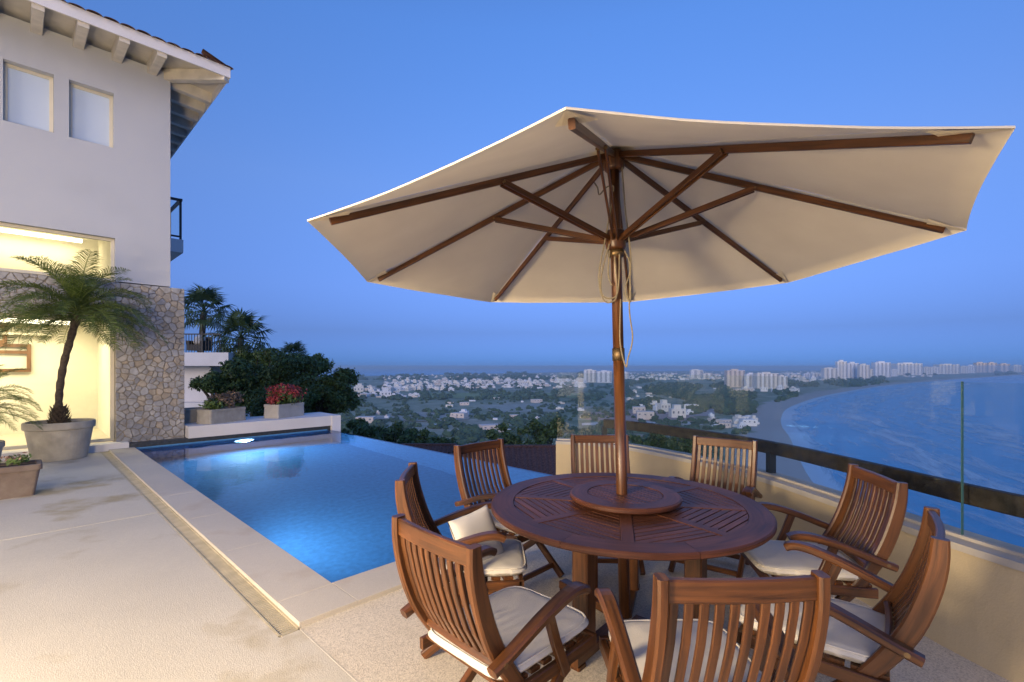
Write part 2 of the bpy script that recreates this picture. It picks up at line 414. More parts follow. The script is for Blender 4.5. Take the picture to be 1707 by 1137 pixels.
# ------------------------------------------------------------------ pool
pool = frame(empty('swimming_pool', (0, 0, 0))); tag(pool, 'blue lit infinity pool with stone coping beside the terrace', 'pool')
D = -1.35
b = MB()
b.face([(0, 0, D), (V_INF, 0, D), (V_INF, U_FAR, D), (0, U_FAR, D)])
b.face([(0, 0, D), (0, U_FAR, D), (0, U_FAR, 0.02), (0, 0, 0.02)])
b.face([(0, 0, D), (0, 0, 0.02), (V_INF, 0, 0.02), (V_INF, 0, D)])
b.face([(0, U_FAR, D), (V_INF, U_FAR, D), (V_INF, U_FAR, 0.02), (0, U_FAR, 0.02)])
b.build('basin', POOLT, pool)
MB().box(V_INF, V_INF+0.06, -0.3, U_FAR+0.05, -2.2, -0.006).build('overflow_edge', mat('overflow_tile', (0.11, 0.30, 0.60), 0.3, 0.15, 14), pool)
wm = MB()
NXw, NYw = 1, 1
wm.face([(0.001, 0.001, 0), (V_INF+0.058, 0.001, 0), (V_INF+0.058, U_FAR-0.001, 0), (0.001, U_FAR-0.001, 0)])
tag(wm.build('water', WATER, pool), 'still blue water surface lit from below')
LENS = emit_mat('pool_lamp_lens', (0.75, 0.92, 1.0), 5.0)
def pool_lamp(v, u, nx, ny, watt, label):
    t = MB(); a = 0.19
    o = frame(empty('pool_lamp', (0, 0, 0)))
    pos = W(v, u, -0.34); o.location = pos; o.rotation_euler = (0, 0, RZ + math.atan2(ny, nx))
    tag(o, label, 'lamp', 'underwater pool lamps')
    pts = [(0.015, a*math.cos(k*math.pi/8), a*math.sin(k*math.pi/8)) for k in range(16)]
    t.face(pts); t.build('lens', LENS, o)
    r = MB(); r.tube([(0.0, 0, 0), (0.012, 0, 0)], 0.215, 20); r.build('bezel', mat('steel', (0.5, 0.5, 0.5), 0.3, metal=1.0), o)
    L = bpy.data.lights.new('pool_light', 'SPOT'); L.energy = watt; L.color = (0.95, 0.97, 1.0); L.shadow_soft_size = 0.09; L.spot_size = rad(165); L.spot_blend = 0.6
    lo = link('pool_light', L, o, (0.06, 0, 0)); lo.rotation_euler = Vector((1, 0, -0.12)).to_track_quat('-Z', 'Y').to_euler()
pool_lamp(1.9, U_FAR, 0, -1, 170, 'round lamp under water in the far pool wall below the planters')
pool_lamp(0.0, 2.2, 1, 0, 78, 'round lamp under water in the near side pool wall by the coping')

# white planter bench behind the pool
pw = frame(empty('planter_bench', (0, 0, 0))); tag(pw, 'low white rendered bench wall behind the pool carrying planters', 'wall')
MB().box(0.88, 3.86, U_FAR, U_FAR+1.15, 0.10, 0.34).box(3.86, 4.08, U_FAR-0.03, U_FAR+1.15, -0.8, 0.342).build('bench', WHITE, pw)
MB().box(-0.34, 3.855, U_FAR+0.06, U_FAR+0.30, -0.6, 0.10).build('dark_band', GREYB, pw)
MB().box(0.9, 4.07, U_FAR+0.31, U_FAR+1.1, -2.5, 0.095).build('footing', WHITE, pw)

# ------------------------------------------------------------------ house
house = frame(empty('house', (0, 0, 0))); tag(house, 'white two storey house with stone cladding, lit rooms and tiled eaves', 'house')
T = 0.26
XL = -7.0
b = MB()
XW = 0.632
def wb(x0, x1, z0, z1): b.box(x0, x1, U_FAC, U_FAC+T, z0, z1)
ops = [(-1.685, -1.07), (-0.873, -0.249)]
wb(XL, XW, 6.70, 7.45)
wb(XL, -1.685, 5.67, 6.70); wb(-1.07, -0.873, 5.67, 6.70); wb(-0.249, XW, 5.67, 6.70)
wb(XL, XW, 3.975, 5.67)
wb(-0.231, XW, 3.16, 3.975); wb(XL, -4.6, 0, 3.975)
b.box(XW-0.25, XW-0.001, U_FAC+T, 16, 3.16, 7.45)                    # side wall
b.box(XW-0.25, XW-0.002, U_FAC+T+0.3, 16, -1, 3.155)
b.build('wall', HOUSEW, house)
# room behind the openings
b = MB(); y0, y1 = U_FAC+T, U_FAC+3.2
b.box(XL, 0.3, y1, y1+0.1, 0.0, 4.7)
b.box(-0.20, -0.06, y0+0.002, y1, 0.0, 4.7)
b.box(XL-0.1, XL, y0, y1, 0, 4.7)
b.box(XL, 0.3, y0, y1+0.1, 4.7, 4.8)
b.build('room_wall', CREAM, house)
MB().box(XL, -0.06, U_FAC+0.02, y1, -0.05, 0.10).build('room_floor', mat('room_floor', (0.62, 0.55, 0.42), 0.35, 0.06, 2), house)
MB().box(XL, -0.205, y0+0.9, y1-0.005, 2.52, 2.75).build('mezzanine', CREAM, house)
MB().box(-4.6, -0.06, U_FAC-0.28, U_FAC+0.015, -0.1, 0.13).build('door_step', WHITE, house)
# cove lamp and ceiling lamps in the room
for (nm, x0, x1, ya, yb, z, wt) in (('cove_lamp', -5.0, -0.5, y1-0.5, y1-0.3, 4.35, 24), ('ceiling_lamp', -4.5, -0.7, y0+1.0, y1-0.7, 2.45, 48)):
    o = MB().box(x0, x1, ya, yb, z, z+0.05).build(nm, emit_mat(nm, (1.0, 0.86, 0.60), 3.0), house)
    L = bpy.data.lights.new(nm+'_light', 'AREA'); L.shape = 'RECTANGLE'; L.size = x1-x0; L.size_y = yb-ya; L.energy = wt; L.color = (1.0, 0.84, 0.55)
    lo = link(nm+'_light', L, house, ((x0+x1)/2, (ya+yb)/2, z-0.01))
# wall pictures / wooden wall frames and shelf niches
yb = y1 - 0.03
def fr(x0, x1, z0, z1, w=0.07):
    m = MB()
    m.box(x0, x1, yb-0.06, yb, z0, z0+w).box(x0, x1, yb-0.06, yb, z1-w, z1).box(x0, x0+w, yb-0.06, yb, z0+w, z1-w).box(x1-w, x1, yb-0.06, yb, z0+w, z1-w)
    return m
def wb_px(px, py, u):       # survey helper: facade-parallel plane u
    dx = (px-CX)/F; t = (u + P0.dot(Ud))/(dx*Ud.x + Ud.y); return t*(dx*Vd.x + Vd.y) - P0.dot(Vd), CAMH - (py-HY)/F*t
xA, zA = wb_px(52, 574, yb); xB, zB = wb_px(12, 542, yb); _, zC = wb_px(50, 620, yb); _, zD = wb_px(30, 587, yb)
m = fr(-4.4, xA, zC, zA); m.box(-4.33, xA-0.07, yb-0.055, yb-0.002, zD-0.035, zD+0.035); m.build('wooden_frame', FRAMEW, house)
fr(-4.6, xB, zA+0.002, zB).build('wooden_frame', FRAMEW, house)
xA, zA = wb_px(170, 664, yb-0.6); xA2, zA2 = wb_px(215, 735, yb-0.6)
m = MB(); m.box(xA, xA+0.9, yb-0.6, yb-0.01, 0.101, zA).build('cabinet', CREAM, house)
m = MB(); m.box(xA+0.03, xA+0.09, yb-0.63, yb-0.602, 0.12, zA-0.05).box(xA+0.09, xA+0.85, yb-0.63, yb-0.602, zA-0.11, zA-0.05).build('cabinet_frame', FRAMEW, house)
for (p0, p1, q0, q1) in ((26, 68, 531, 547), (-10, 20, 531, 545)):
    a0, c1 = wb_px(p0, q0, yb); a1, _ = wb_px(p1, q0, yb); _, c0 = wb_px(p0, q1, yb)
    MB().box(a0, a1, yb-0.02, yb+0.02, c0, c1).build('niche', mat('niche_shade', (0.45, 0.36, 0.22), 0.8, 0.1, 3), house)
a0, c0 = wb_px(-10, 553, yb-0.2); a1, _ = wb_px(88, 553, yb-0.2)
MB().box(a0, a1, yb-0.25, yb+0.01, c0-0.05, c0).build('shelf', CREAM, house)
# door and window frames with panes
FRM = mat('window_frame_paint', (0.72, 0.66, 0.52), 0.5, 0.05, 4)
def window(x0, x1, z0, z1, yy, w, pane, mull=(), name='window'):
    m = MB(); m.box(x0, x1, yy, yy+0.06, z0, z0+w).box(x0, x1, yy, yy+0.06, z1-w, z1).box(x0, x0+w, yy, yy+0.06, z0+w, z1-w).box(x1-w, x1, yy, yy+0.06, z0+w, z1-w)
    for q in mull: m.box(q-w/2, q+w/2, yy+0.001, yy+0.059, z0+w, z1-w)
    o = m.build(name, FRM, house)
    MB().box(x0+w, x1-w, yy+0.025, yy+0.033, z0+w, z1-w).build('pane', pane, o)
    return o
BLIND_SKY = mat('blind_sky_tint', (0.62, 0.70, 0.80), 0.12, 0.03, 1.5, spec=0.7)  # pane and blind in one; bluish sky reflection is put into the colour
for (x0, x1) in ops:
    window(x0+0.002, x1-0.002, 5.672, 6.698, U_FAC+0.14, 0.05, BLIND_SKY)
window(-4.598, -0.233, 3.162, 3.973, U_FAC+0.10, 0.05, GLASS, (-3.2, -1.75))
window(-4.598, -0.233, 0.132, 2.438, U_FAC+0.10, 0.06, GLASS, (-3.2, -1.9), 'sliding_door')

# stone cladding: every stone its own piece on a mortar bed
def clip(poly, nx, ny, d):
    out = []
    for i in range(len(poly)):
        a, c = poly[i], poly[(i+1) % len(poly)]; da = nx*a[0]+ny*a[1]-d; dc = nx*c[0]+ny*c[1]-d
        if da <= 0: out.append(a)
        if da*dc < 0:
            t = da/(da-dc); out.append((a[0]+(c[0]-a[0])*t, a[1]+(c[1]-a[1])*t))
    return out
def cells(x0, x1, z0, z1, n, rr, relax=1):
    """irregular rubble: seeds of uneven spacing, each cell clipped by its neighbours"""
    sd = []; tries = 0
    while len(sd) < n and tries < 6000:
        tries += 1; p = (rr.uniform(x0, x1), rr.uniform(z0, z1)); md = rr.choice((0.055, 0.065, 0.08, 0.14, 0.25))
        if all((p[0]-q[0])**2 + (p[1]-q[1])**2 > md*md for q in sd): sd.append(p)
    out = []
    for i, p in enumerate(sd):
        poly = [(x0, z0), (x1, z0), (x1, z1), (x0, z1)]
        for q in sorted(sd, key=lambda q: (q[0]-p[0])**2 + (q[1]-p[1])**2)[1:22]:
            nx, nz = q[0]-p[0], q[1]-p[1]; L = math.hypot(nx, nz); nx, nz = nx/L, nz/L
            poly = clip(poly, nx, nz, nx*(p[0]+q[0])/2 + nz*(p[1]+q[1])/2 - 0.0045)
            if len(poly) < 3: break
        if len(poly) >= 3: out.append(poly)
    return out
STONES = []
for k, c in enumerate(((0.37, 0.355, 0.345), (0.42, 0.39, 0.355), (0.31, 0.305, 0.31), (0.42, 0.355, 0.28), (0.40, 0.39, 0.39))):
    STONES.append(mat('rubble_stone_%d' % k, c, 0.85, 0.25, 9, 0.6, 35, dirt=((0.25, 0.20, 0.14), 0.45), dscale=5))
clad = MB().box(-0.229, 0.862, U_FAC-0.035, U_FAC+T+0.28, -0.9, 3.135).box(-4.6, -0.231, U_FAC-0.035, U_FAC+T+0.9, 2.442, 3.135).build('stone_cladding', mat('mortar', (0.31, 0.27, 0.22), 0.95, 0.2, 12, 0.5, 60), house)
rr = random.Random(5)
def lay(x0, x1, z0, z1, n, joined=None):
    for poly in cells(x0, x1, z0, z1, n, rr):
        m = MB(); d = rr.uniform(0.010, 0.026)
        # chip the corners so that no stone keeps a ruler-straight outline
        pp = []
        for i, a in enumerate(poly):
            c = poly[(i+1) % len(poly)]; L = math.hypot(c[0]-a[0], c[1]-a[1])
            k = min(0.32, 0.02/max(L, 1e-4))
            pp.append((a[0]+(c[0]-a[0])*k, a[1]+(c[1]-a[1])*k))
            if L > 0.09:
                j = rr.uniform(-0.006, 0.003); pp.append(((a[0]+c[0])/2 + (c[1]-a[1])/L*j, (a[1]+c[1])/2 - (c[0]-a[0])/L*j))
            pp.append((c[0]-(c[0]-a[0])*k, c[1]-(c[1]-a[1])*k))
        t = MB(); t.prism(pp, 0.0, d+0.004, 0.006, 0.005)
        t.v = [(x, U_FAC-0.035-z, y) for (x, y, z) in t.v]
        if joined is None: t.build('stone', rr.choice(STONES), clad)
        else: joined.v, joined.f, joined.uv = joined.v + t.v, joined.f + [tuple(i + len(joined.v) for i in f) for f in t.f], joined.uv + t.uv
lay(-0.229, 0.862, 0.0, 3.135, 290)
band = MB(); lay(-4.6, -0.231, 2.442, 3.135, 320, band)
tag(band.build('lintel_stones', STONES[0], clad), kind='stuff')
# eaves: soffit boards, rafters, fascia, tiles
EY, EX = 7.45, 1.44
zf = 7.30
def zs(y): return zf + 0.02 + (y-EY)*0.36
ZR = 0.42
b = MB()
SLP = 0.08
b.face([(XL, EY+0.03, zf+0.16), (EX-0.03, EY+0.03, zf+0.16), (EX-0.03-3, EY+3.03, zf+0.16+3*SLP), (XL, EY+3.03, zf+0.16+3*SLP)])
b.face([(EX-0.03, EY+0.03, zf+0.16), (EX-0.03, 16, zf+0.16), (EX-3.03, 16, zf+0.16+3*SLP), (EX-3.03, EY+3.03, zf+0.16+3*SLP)])
roof = b.build('roof', mat('soffit_board', (0.62, 0.58, 0.52), 0.7, 0.1, 4), house)
b = MB()
b.box(XL, EX, EY-0.002, EY+0.03, zf, zf+0.20).box(EX-0.03, EX, EY+0.031, 16, zf, zf+0.20)
b.build('fascia', WHITE, roof)
x = XW - 0.30
rm = MB(); rm.sweep([(0, EY+0.035, zf+0.03), (0, U_FAC+0.1, zf+0.03+(U_FAC+0.1-EY-0.035)*SLP)], 0.15, 0.22, (1, 0, 0), 0.05)
rmesh = rm.mesh('rafter', TIMBERW)
while x > -5.5: link('rafter', rmesh, roof, (x, 0, 0.012)); x -= 0.54
rm = MB(); rm.sweep([(EX-0.035, 0, zf+0.03), (XW-0.1, 0, zf+0.03+(EX-0.035-XW+0.1)*SLP)], 0.13, 0.22, (0, 1, 0), 0.05)
rmesh = rm.mesh('rafter', TIMBERW); y = U_FAC + 0.25
while y < 15.5: link('rafter', rmesh, roof, (0, y, 0.02)); y += 0.55
rm = MB(); rm.sweep([(EX-0.05, EY+0.05, zf+0.04), (XW-0.1, U_FAC+0.1-0.36*0, zf+0.04+0.9*SLP)], 0.14, 0.22, (0.7, 0.7, 0), 0.05); rm.build('rafter', TIMBERW, roof)
# clay tiles: one object per tile along the eaves
tm = MB()
n = 8; L = 0.5
for k in range(n):
    a0, a1 = math.pi*k/n, math.pi*(k+1)/n
    for (ra, rb, s) in ((0.105, 0.085, 1), (0.088, 0.070, -1)):
        P = [(ra*math.cos(a0), 0, ra*0.36*math.sin(a0)), (ra*math.cos(a1), 0, ra*0.36*math.sin(a1)), (rb*math.cos(a1), L, rb*0.36*math.sin(a1)+L*0.36), (rb*math.cos(a0), L, rb*0.36*math.sin(a0)+L*0.36)]
        tm.face(P if s > 0 else P[::-1])
    tm.face([(0.105*math.cos(a0), 0, 0.038*math.sin(a0)), (0.088*math.cos(a0), 0, 0.032*math.sin(a0)), (0.088*math.cos(a1), 0, 0.032*math.sin(a1)), (0.105*math.cos(a1), 0, 0.038*math.sin(a1))])
tmesh = tm.mesh('roof_tile', TILE, True)
x = EX - 0.06
while x > -4.5:
    link('roof_tile', tmesh, roof, (x, EY-0.06+R.uniform(-0.012, 0.012), zf+0.170+R.uniform(-0.005, 0.005)), (0, 0, R.uniform(-0.03, 0.03))); x -= 0.222
y = EY + 0.1
while y < 12:
    link('roof_tile', tmesh, roof, (EX+0.04, y, zf+0.185), (0, 0, math.pi/2)); y += 0.222
b = MB()
b.face([(XL, EY, zf+0.21), (EX, EY, zf+0.21), (EX-3, EY+3, zf+0.21+3*0.36), (XL, EY+3, zf+0.21+3*0.36)])
b.face([(EX, EY, zf+0.21), (EX, 16, zf+0.21), (EX-3, 16, zf+0.21+3*0.36), (EX-3, EY+3, zf+0.21+3*0.36)])
b.build('tile_bed', TILE, roof)
# side balcony
bal = MB().box(XW, 1.36, 10.95, 14.5, 4.38, 4.70).build('balcony', WHITE, house)
b = MB()
for y in (10.99, 12.2, 13.4): b.box(1.29, 1.335, y, y+0.05, 4.70, 5.70)
b.box(1.28, 1.345, 10.96, 14.4, 5.66, 5.72).box(XW, 1.28, 10.98, 11.03, 5.66, 5.72).box(XW, 1.28, 10.985, 11.025, 4.76, 4.80)
b.build('balcony_rail', IRON, bal)
MB().box(XW, 1.28, 11.0, 11.01, 4.82, 5.64).build('balcony_glass', GLASS, bal)

# ------------------------------------------------------------------ curved parapet, glass screen, outer rail
PS = smooth_line(PAR)
def strip(line_in, line_out, z0, z1, caps=True):
    b = MB(); n = len(line_in); L = 0
    for i in range(n-1):
        a, c, d, e = line_in[i], line_in[i+1], line_out[i+1], line_out[i]
        l2 = L + math.hypot(c[0]-a[0], c[1]-a[1])
        b.face([(*a, z0), (*a, z1), (*c, z1), (*c, z0)][::-1], [(L, z0), (L, z1), (l2, z1), (l2, z0)][::-1])
        b.face([(*e, z0), (*e, z1), (*d, z1), (*d, z0)])
        b.face([(*a, z1), (*e, z1), (*d, z1), (*c, z1)][::-1])
        b.face([(*a, z0), (*e, z0), (*d, z0), (*c, z0)])
        L = l2
    for q, s in ((0, 1), (n-1, -1)) if caps else ():
        P = [(*line_in[q], z0), (*line_out[q], z0), (*line_out[q], z1), (*line_in[q], z1)]
        b.face(P if s < 0 else P[::-1])
    return b
par = strip(PS, offset(PS, 0.25), -2.4, 0.56).build('parapet_wall', STUCCO, None, True)
for p in par.data.polygons: p.use_smooth = abs(p.normal.z) < 0.3 and p.index > 0
par.data.polygons.foreach_set('use_smooth', [False]*len(par.data.polygons))
tag(par, 'curved ochre stucco parapet wall round the terrace behind the chairs', 'wall')
strip(offset(PS, -0.012), offset(PS, 0.262), 0.562, 0.60).build('cap', CAPST, par)
# glass screen standing on the parapet
GL = offset(PS, 0.10)
def ang_px(p): return CX + F*p[0]/p[1] if p[1] > 0.3 else 9999
cuts = [0]
for target in (1060, 1234, 1388, 1584):
    cuts.append(min(range(len(GL)), key=lambda i: abs(ang_px(GL[i]) - target)))
k = cuts[-1]
while k + 10 < len(GL)-1: k += 10; cuts.append(k)
screen = empty('glass_screen', (*GL[0], 0.6)); tag(screen, 'frameless clear glass screen standing on the curved parapet', 'glass screen')
def loc(line): return [(p[0]-GL[0][0], p[1]-GL[0][1]) for p in line]
gi = loc(GL); go = loc(offset(PS, 0.112))
for a, c in zip(cuts[:-1], cuts[1:]):
    li, lo_ = list(gi[a:c+1]), list(go[a:c+1])
    pn = strip(li, lo_, 0.001, 0.865, c == len(GL)-1).build('glass_panel', GLASS, screen)
    if c != cuts[4]: continue
    e = MB(); p, q = gi[c], go[c]; t = Vector(gi[c])-Vector(gi[c-1]); t.normalize()
    k_ = 0.0026 if c == cuts[4] else 0.0004
    e.prism([(p[0]-t.x*k_, p[1]-t.y*k_), (p[0]+t.x*k_, p[1]+t.y*k_), (q[0]+t.x*k_, q[1]+t.y*k_), (q[0]-t.x*k_, q[1]-t.y*k_)], 0.0, 0.867)
    e.build('polished_edge', GLASSE, pn)
strip(loc(offset(PS, 0.085)), loc(offset(PS, 0.127)), 0.0005, 0.018).build('channel', CAPST, screen)
# outer hand rail
rail = empty('hand_rail', (*PS[0], 0.6)); tag(rail, 'dark weathered rail on square posts outside the glass screen', 'railing')
off = Vector((*PS[0], 0.6))
rl = offset(PS, 0.215)[4:]
MB().sweep([Vector((*p, 0.825))-off for p in rl], 0.112, 0.055, (0, 0, 1), 0.12).build('rail', RAILM, rail)
for tpx in (975, 1287, 2200):
    i = min(range(len(rl)), key=lambda i: abs(ang_px(rl[i]) - tpx)); p = rl[i]
    MB().box(p[0]-0.03-off.x, p[0]+0.03-off.x, p[1]-0.03-off.y, p[1]+0.03-off.y, 0.001, 0.19).build('post', IRON, rail)

# ------------------------------------------------------------------ round teak table
TC = Vector((0.675, 2.875, 0)); TR = 0.80; TZ = 0.74
table = empty('round_table', TC); tag(table, 'large round slatted teak table with four pillar legs on the terrace', 'table')
def ring(r0, r1, z0, z1, a0, a1, n):
    b = MB()
    for k in range(n):
        s, e = a0+(a1-a0)*k/n, a0+(a1-a0)*(k+1)/n
        c = [(math.cos(s), math.sin(s)), (math.cos(e), math.sin(e))]
        P = lambda r, q, z: (r*c[q][0], r*c[q][1], z)
        L0, L1 = s*r1, e*r1; ch = 0.008
        b.face([P(r0, 0, z1), P(r1-ch, 0, z1), P(r1-ch, 1, z1), P(r0, 1, z1)], [(r0, L0), (r1, L0), (r1, L1), (r0, L1)])
        b.face([P(r1-ch, 0, z1), P(r1, 0, z1-ch), P(r1, 1, z1-ch), P(r1-ch, 1, z1)], [(r1, L0), (r1+.01, L0), (r1+.01, L1), (r1, L1)])
        b.face([P(r1, 0, z1-ch), P(r1, 0, z0+ch), P(r1, 1, z0+ch), P(r1, 1, z1-ch)], [(r1, L0), (r1+.03, L0), (r1+.03, L1), (r1, L1)])
        b.face([P(r1, 0, z0+ch), P(r1-ch, 0, z0), P(r1-ch, 1, z0), P(r1, 1, z0+ch)], [(r1, L0), (r1+.01, L0), (r1+.01, L1), (r1, L1)])
        b.face([P(r0, 0, z0), P(r0, 1, z0), P(r1-ch, 1, z0), P(r1-ch, 0, z0)], [(r0, L0), (r0, L1), (r1, L1), (r1, L0)])
        b.face([P(r0, 0, z0), P(r0, 0, z1), P(r0, 1, z1), P(r0, 1, z0)], [(r0, L0), (r0+.03, L0), (r0+.03, L1), (r0, L1)])
    return b
SP0 = rad(258)
RI = 0.668
for k in range(8):
    g = 0.0012
    ring(RI, TR, TZ-0.034, TZ, SP0+k*math.pi/4+g+rad(22.5), SP0+(k+1)*math.pi/4-g+rad(22.5), 12).build('rim_segment', TEAKD, table)
    a = SP0 + k*math.pi/4
    MB().sweep([(0.18*math.cos(a), 0.18*math.sin(a), TZ-0.014), ((RI-0.003)*math.cos(a), (RI-0.003)*math.sin(a), TZ-0.014)], 0.062, 0.026, (-math.sin(a), math.cos(a), 0), 0.06).build('spoke', TEAKD, table)
ring(0.001, 0.20, TZ-0.033, TZ-0.0005, 0, 2*math.pi, 24).build('centre_disc', TEAKD, table)
for k in range(8):
    a0 = SP0 + k*math.pi/4; a1 = a0 + math.pi/4; am = (a0+a1)/2
    hw = 0.0335
    # the sector between two spokes, inside the rim
    def inside(poly):
        n0 = (-math.sin(a0), math.cos(a0)); n1 = (-math.sin(a1), math.cos(a1))
        poly = clip(poly, -n0[0], -n0[1], -hw)
        poly = clip(poly, n1[0], n1[1], -hw) if poly else poly
        for q in range(10):
            if not poly: break
            c = a0 + (a1-a0)*(q+0.5)/10; poly = clip(poly, math.cos(c), math.sin(c), RI-0.004)
        return poly
    tw = rad(12) * (1 if k % 2 == 0 else -1)
    d = (math.cos(am+tw), math.sin(am+tw)); t = (-d[1], d[0])
    r = 0.17; pitch = 0.0425
    while r < 0.72:
        r1 = r + pitch - 0.008
        P = [(d[0]*r - t[0]*0.5, d[1]*r - t[1]*0.5), (d[0]*r1 - t[0]*0.5, d[1]*r1 - t[1]*0.5), (d[0]*r1 + t[0]*0.5, d[1]*r1 + t[1]*0.5), (d[0]*r + t[0]*0.5, d[1]*r + t[1]*0.5)]
        P = inside(P)
        if len(P) >= 3 and sum(math.hypot(P[i][0]-P[i-1][0], P[i][1]-P[i-1][1]) for i in range(len(P))) > 0.1:
            m = MB(); m.prism(P, TZ-0.026, TZ-0.0035-R.uniform(0, 0.001))
            m.uv = [((x*d[0]+y*d[1]), (x*t[0]+y*t[1])) for (x, y, z) in m.v]
            m.build('slat', TEAKD, table)
        r += pitch
# apron, pillars, cross base
ring(0.52, 0.56, TZ-0.10, TZ-0.035, 0, 2*math.pi, 32).build('apron', TEAK, table)
for (ad, lr) in ((229, 0.45), (125, 0.31), (70, 0.36), (320, 0.42)):
    a = rad(ad); c, s = math.cos(a), math.sin(a)
    MB().sweep([(lr*c, lr*s, 0.075), (lr*c, lr*s, TZ-0.036)], 0.095, 0.095, (c, s, 0), 0.08).build('leg', TEAK, table)
    MB().sweep([(0.06*c, 0.06*s, 0.045), (0.56*c, 0.56*s, 0.045)], 0.07, 0.055, (-s, c, 0), 0.1).build('base_beam', TEAK, table)
    MB().sweep([(0.52*c, 0.52*s, 0.0), (0.52*c, 0.52*s, 0.018)], 0.08, 0.07, (-s, c, 0), 0.1).build('foot', TEAK, table)
    MB().sweep([(0.03*c, 0.03*s, TZ-0.07), (0.52*c, 0.52*s, TZ-0.07)], 0.05, 0.06, (-s, c, 0), 0.1).build('cross_bearer', TEAK, table)
# turntable on top
susan = empty('lazy_susan', TC + Vector((0.0, 0.0, TZ))); tag(susan, 'round teak turntable in the middle of the table around the parasol pole', 'turntable')
ring(0.222, 0.325, 0.020, 0.052, 0, 2*math.pi, 48).build('rim', TEAKD, susan)
ring(0.05, 0.24, 0.0005, 0.019, 0, 2*math.pi, 32).build('bearing', IRON, susan)
x = -0.218; pitch = 0.036
while x < 0.215:
    x1 = min(x+pitch-0.006, 0.218); P = [(x, -0.3), (x1, -0.3), (x1, 0.3), (x, 0.3)]
    for q in range(28): P = clip(P, math.cos(q*math.pi/14), math.sin(q*math.pi/14), 0.217) if P else P
    if len(P) >= 3:
        ca, sa = math.cos(0.55), math.sin(0.55)
        m = MB(); m.prism([(px*ca-py*sa, px*sa+py*ca) for px, py in P], 0.022, 0.049)
        m.uv = [(px*ca+py*sa, -px*sa+py*ca) for (px, py, pz) in m.v]
        m.build('slat', TEAKD, susan)
    x += pitch

# ------------------------------------------------------------------ folding armchairs
def bez(pts, n=14):
    """smooth curve through pts"""
    pts = [Vector(p) for p in pts]; out = []
    for i in range(len(pts)-1):
        p0, p1, p2, p3 = pts[max(i-1, 0)], pts[i], pts[i+1], pts[min(i+2, len(pts)-1)]
        m = max(1, n//(len(pts)-1))
        for k in range(m):
            t = k/m; out.append(0.5*((2*p1) + (p2-p0)*t + (2*p0-5*p1+4*p2-p3)*t*t + (3*p1-p0-3*p2+p3)*t*t*t))
    out.append(pts[-1]); return out
POST = [(-0.352, 0.955), (-0.345, 0.86), (-0.318, 0.74), (-0.272, 0.61), (-0.205, 0.49), (-0.11, 0.365), (0.06, 0.205), (0.285, 0.012)]
def back_y(z):
    for (ya, za), (yb_, zb) in zip(POST[:-1], POST[1:]):
        if zb <= z <= za: return ya + (yb_-ya)*(za-z)/(za-zb)
    return POST[0][0]
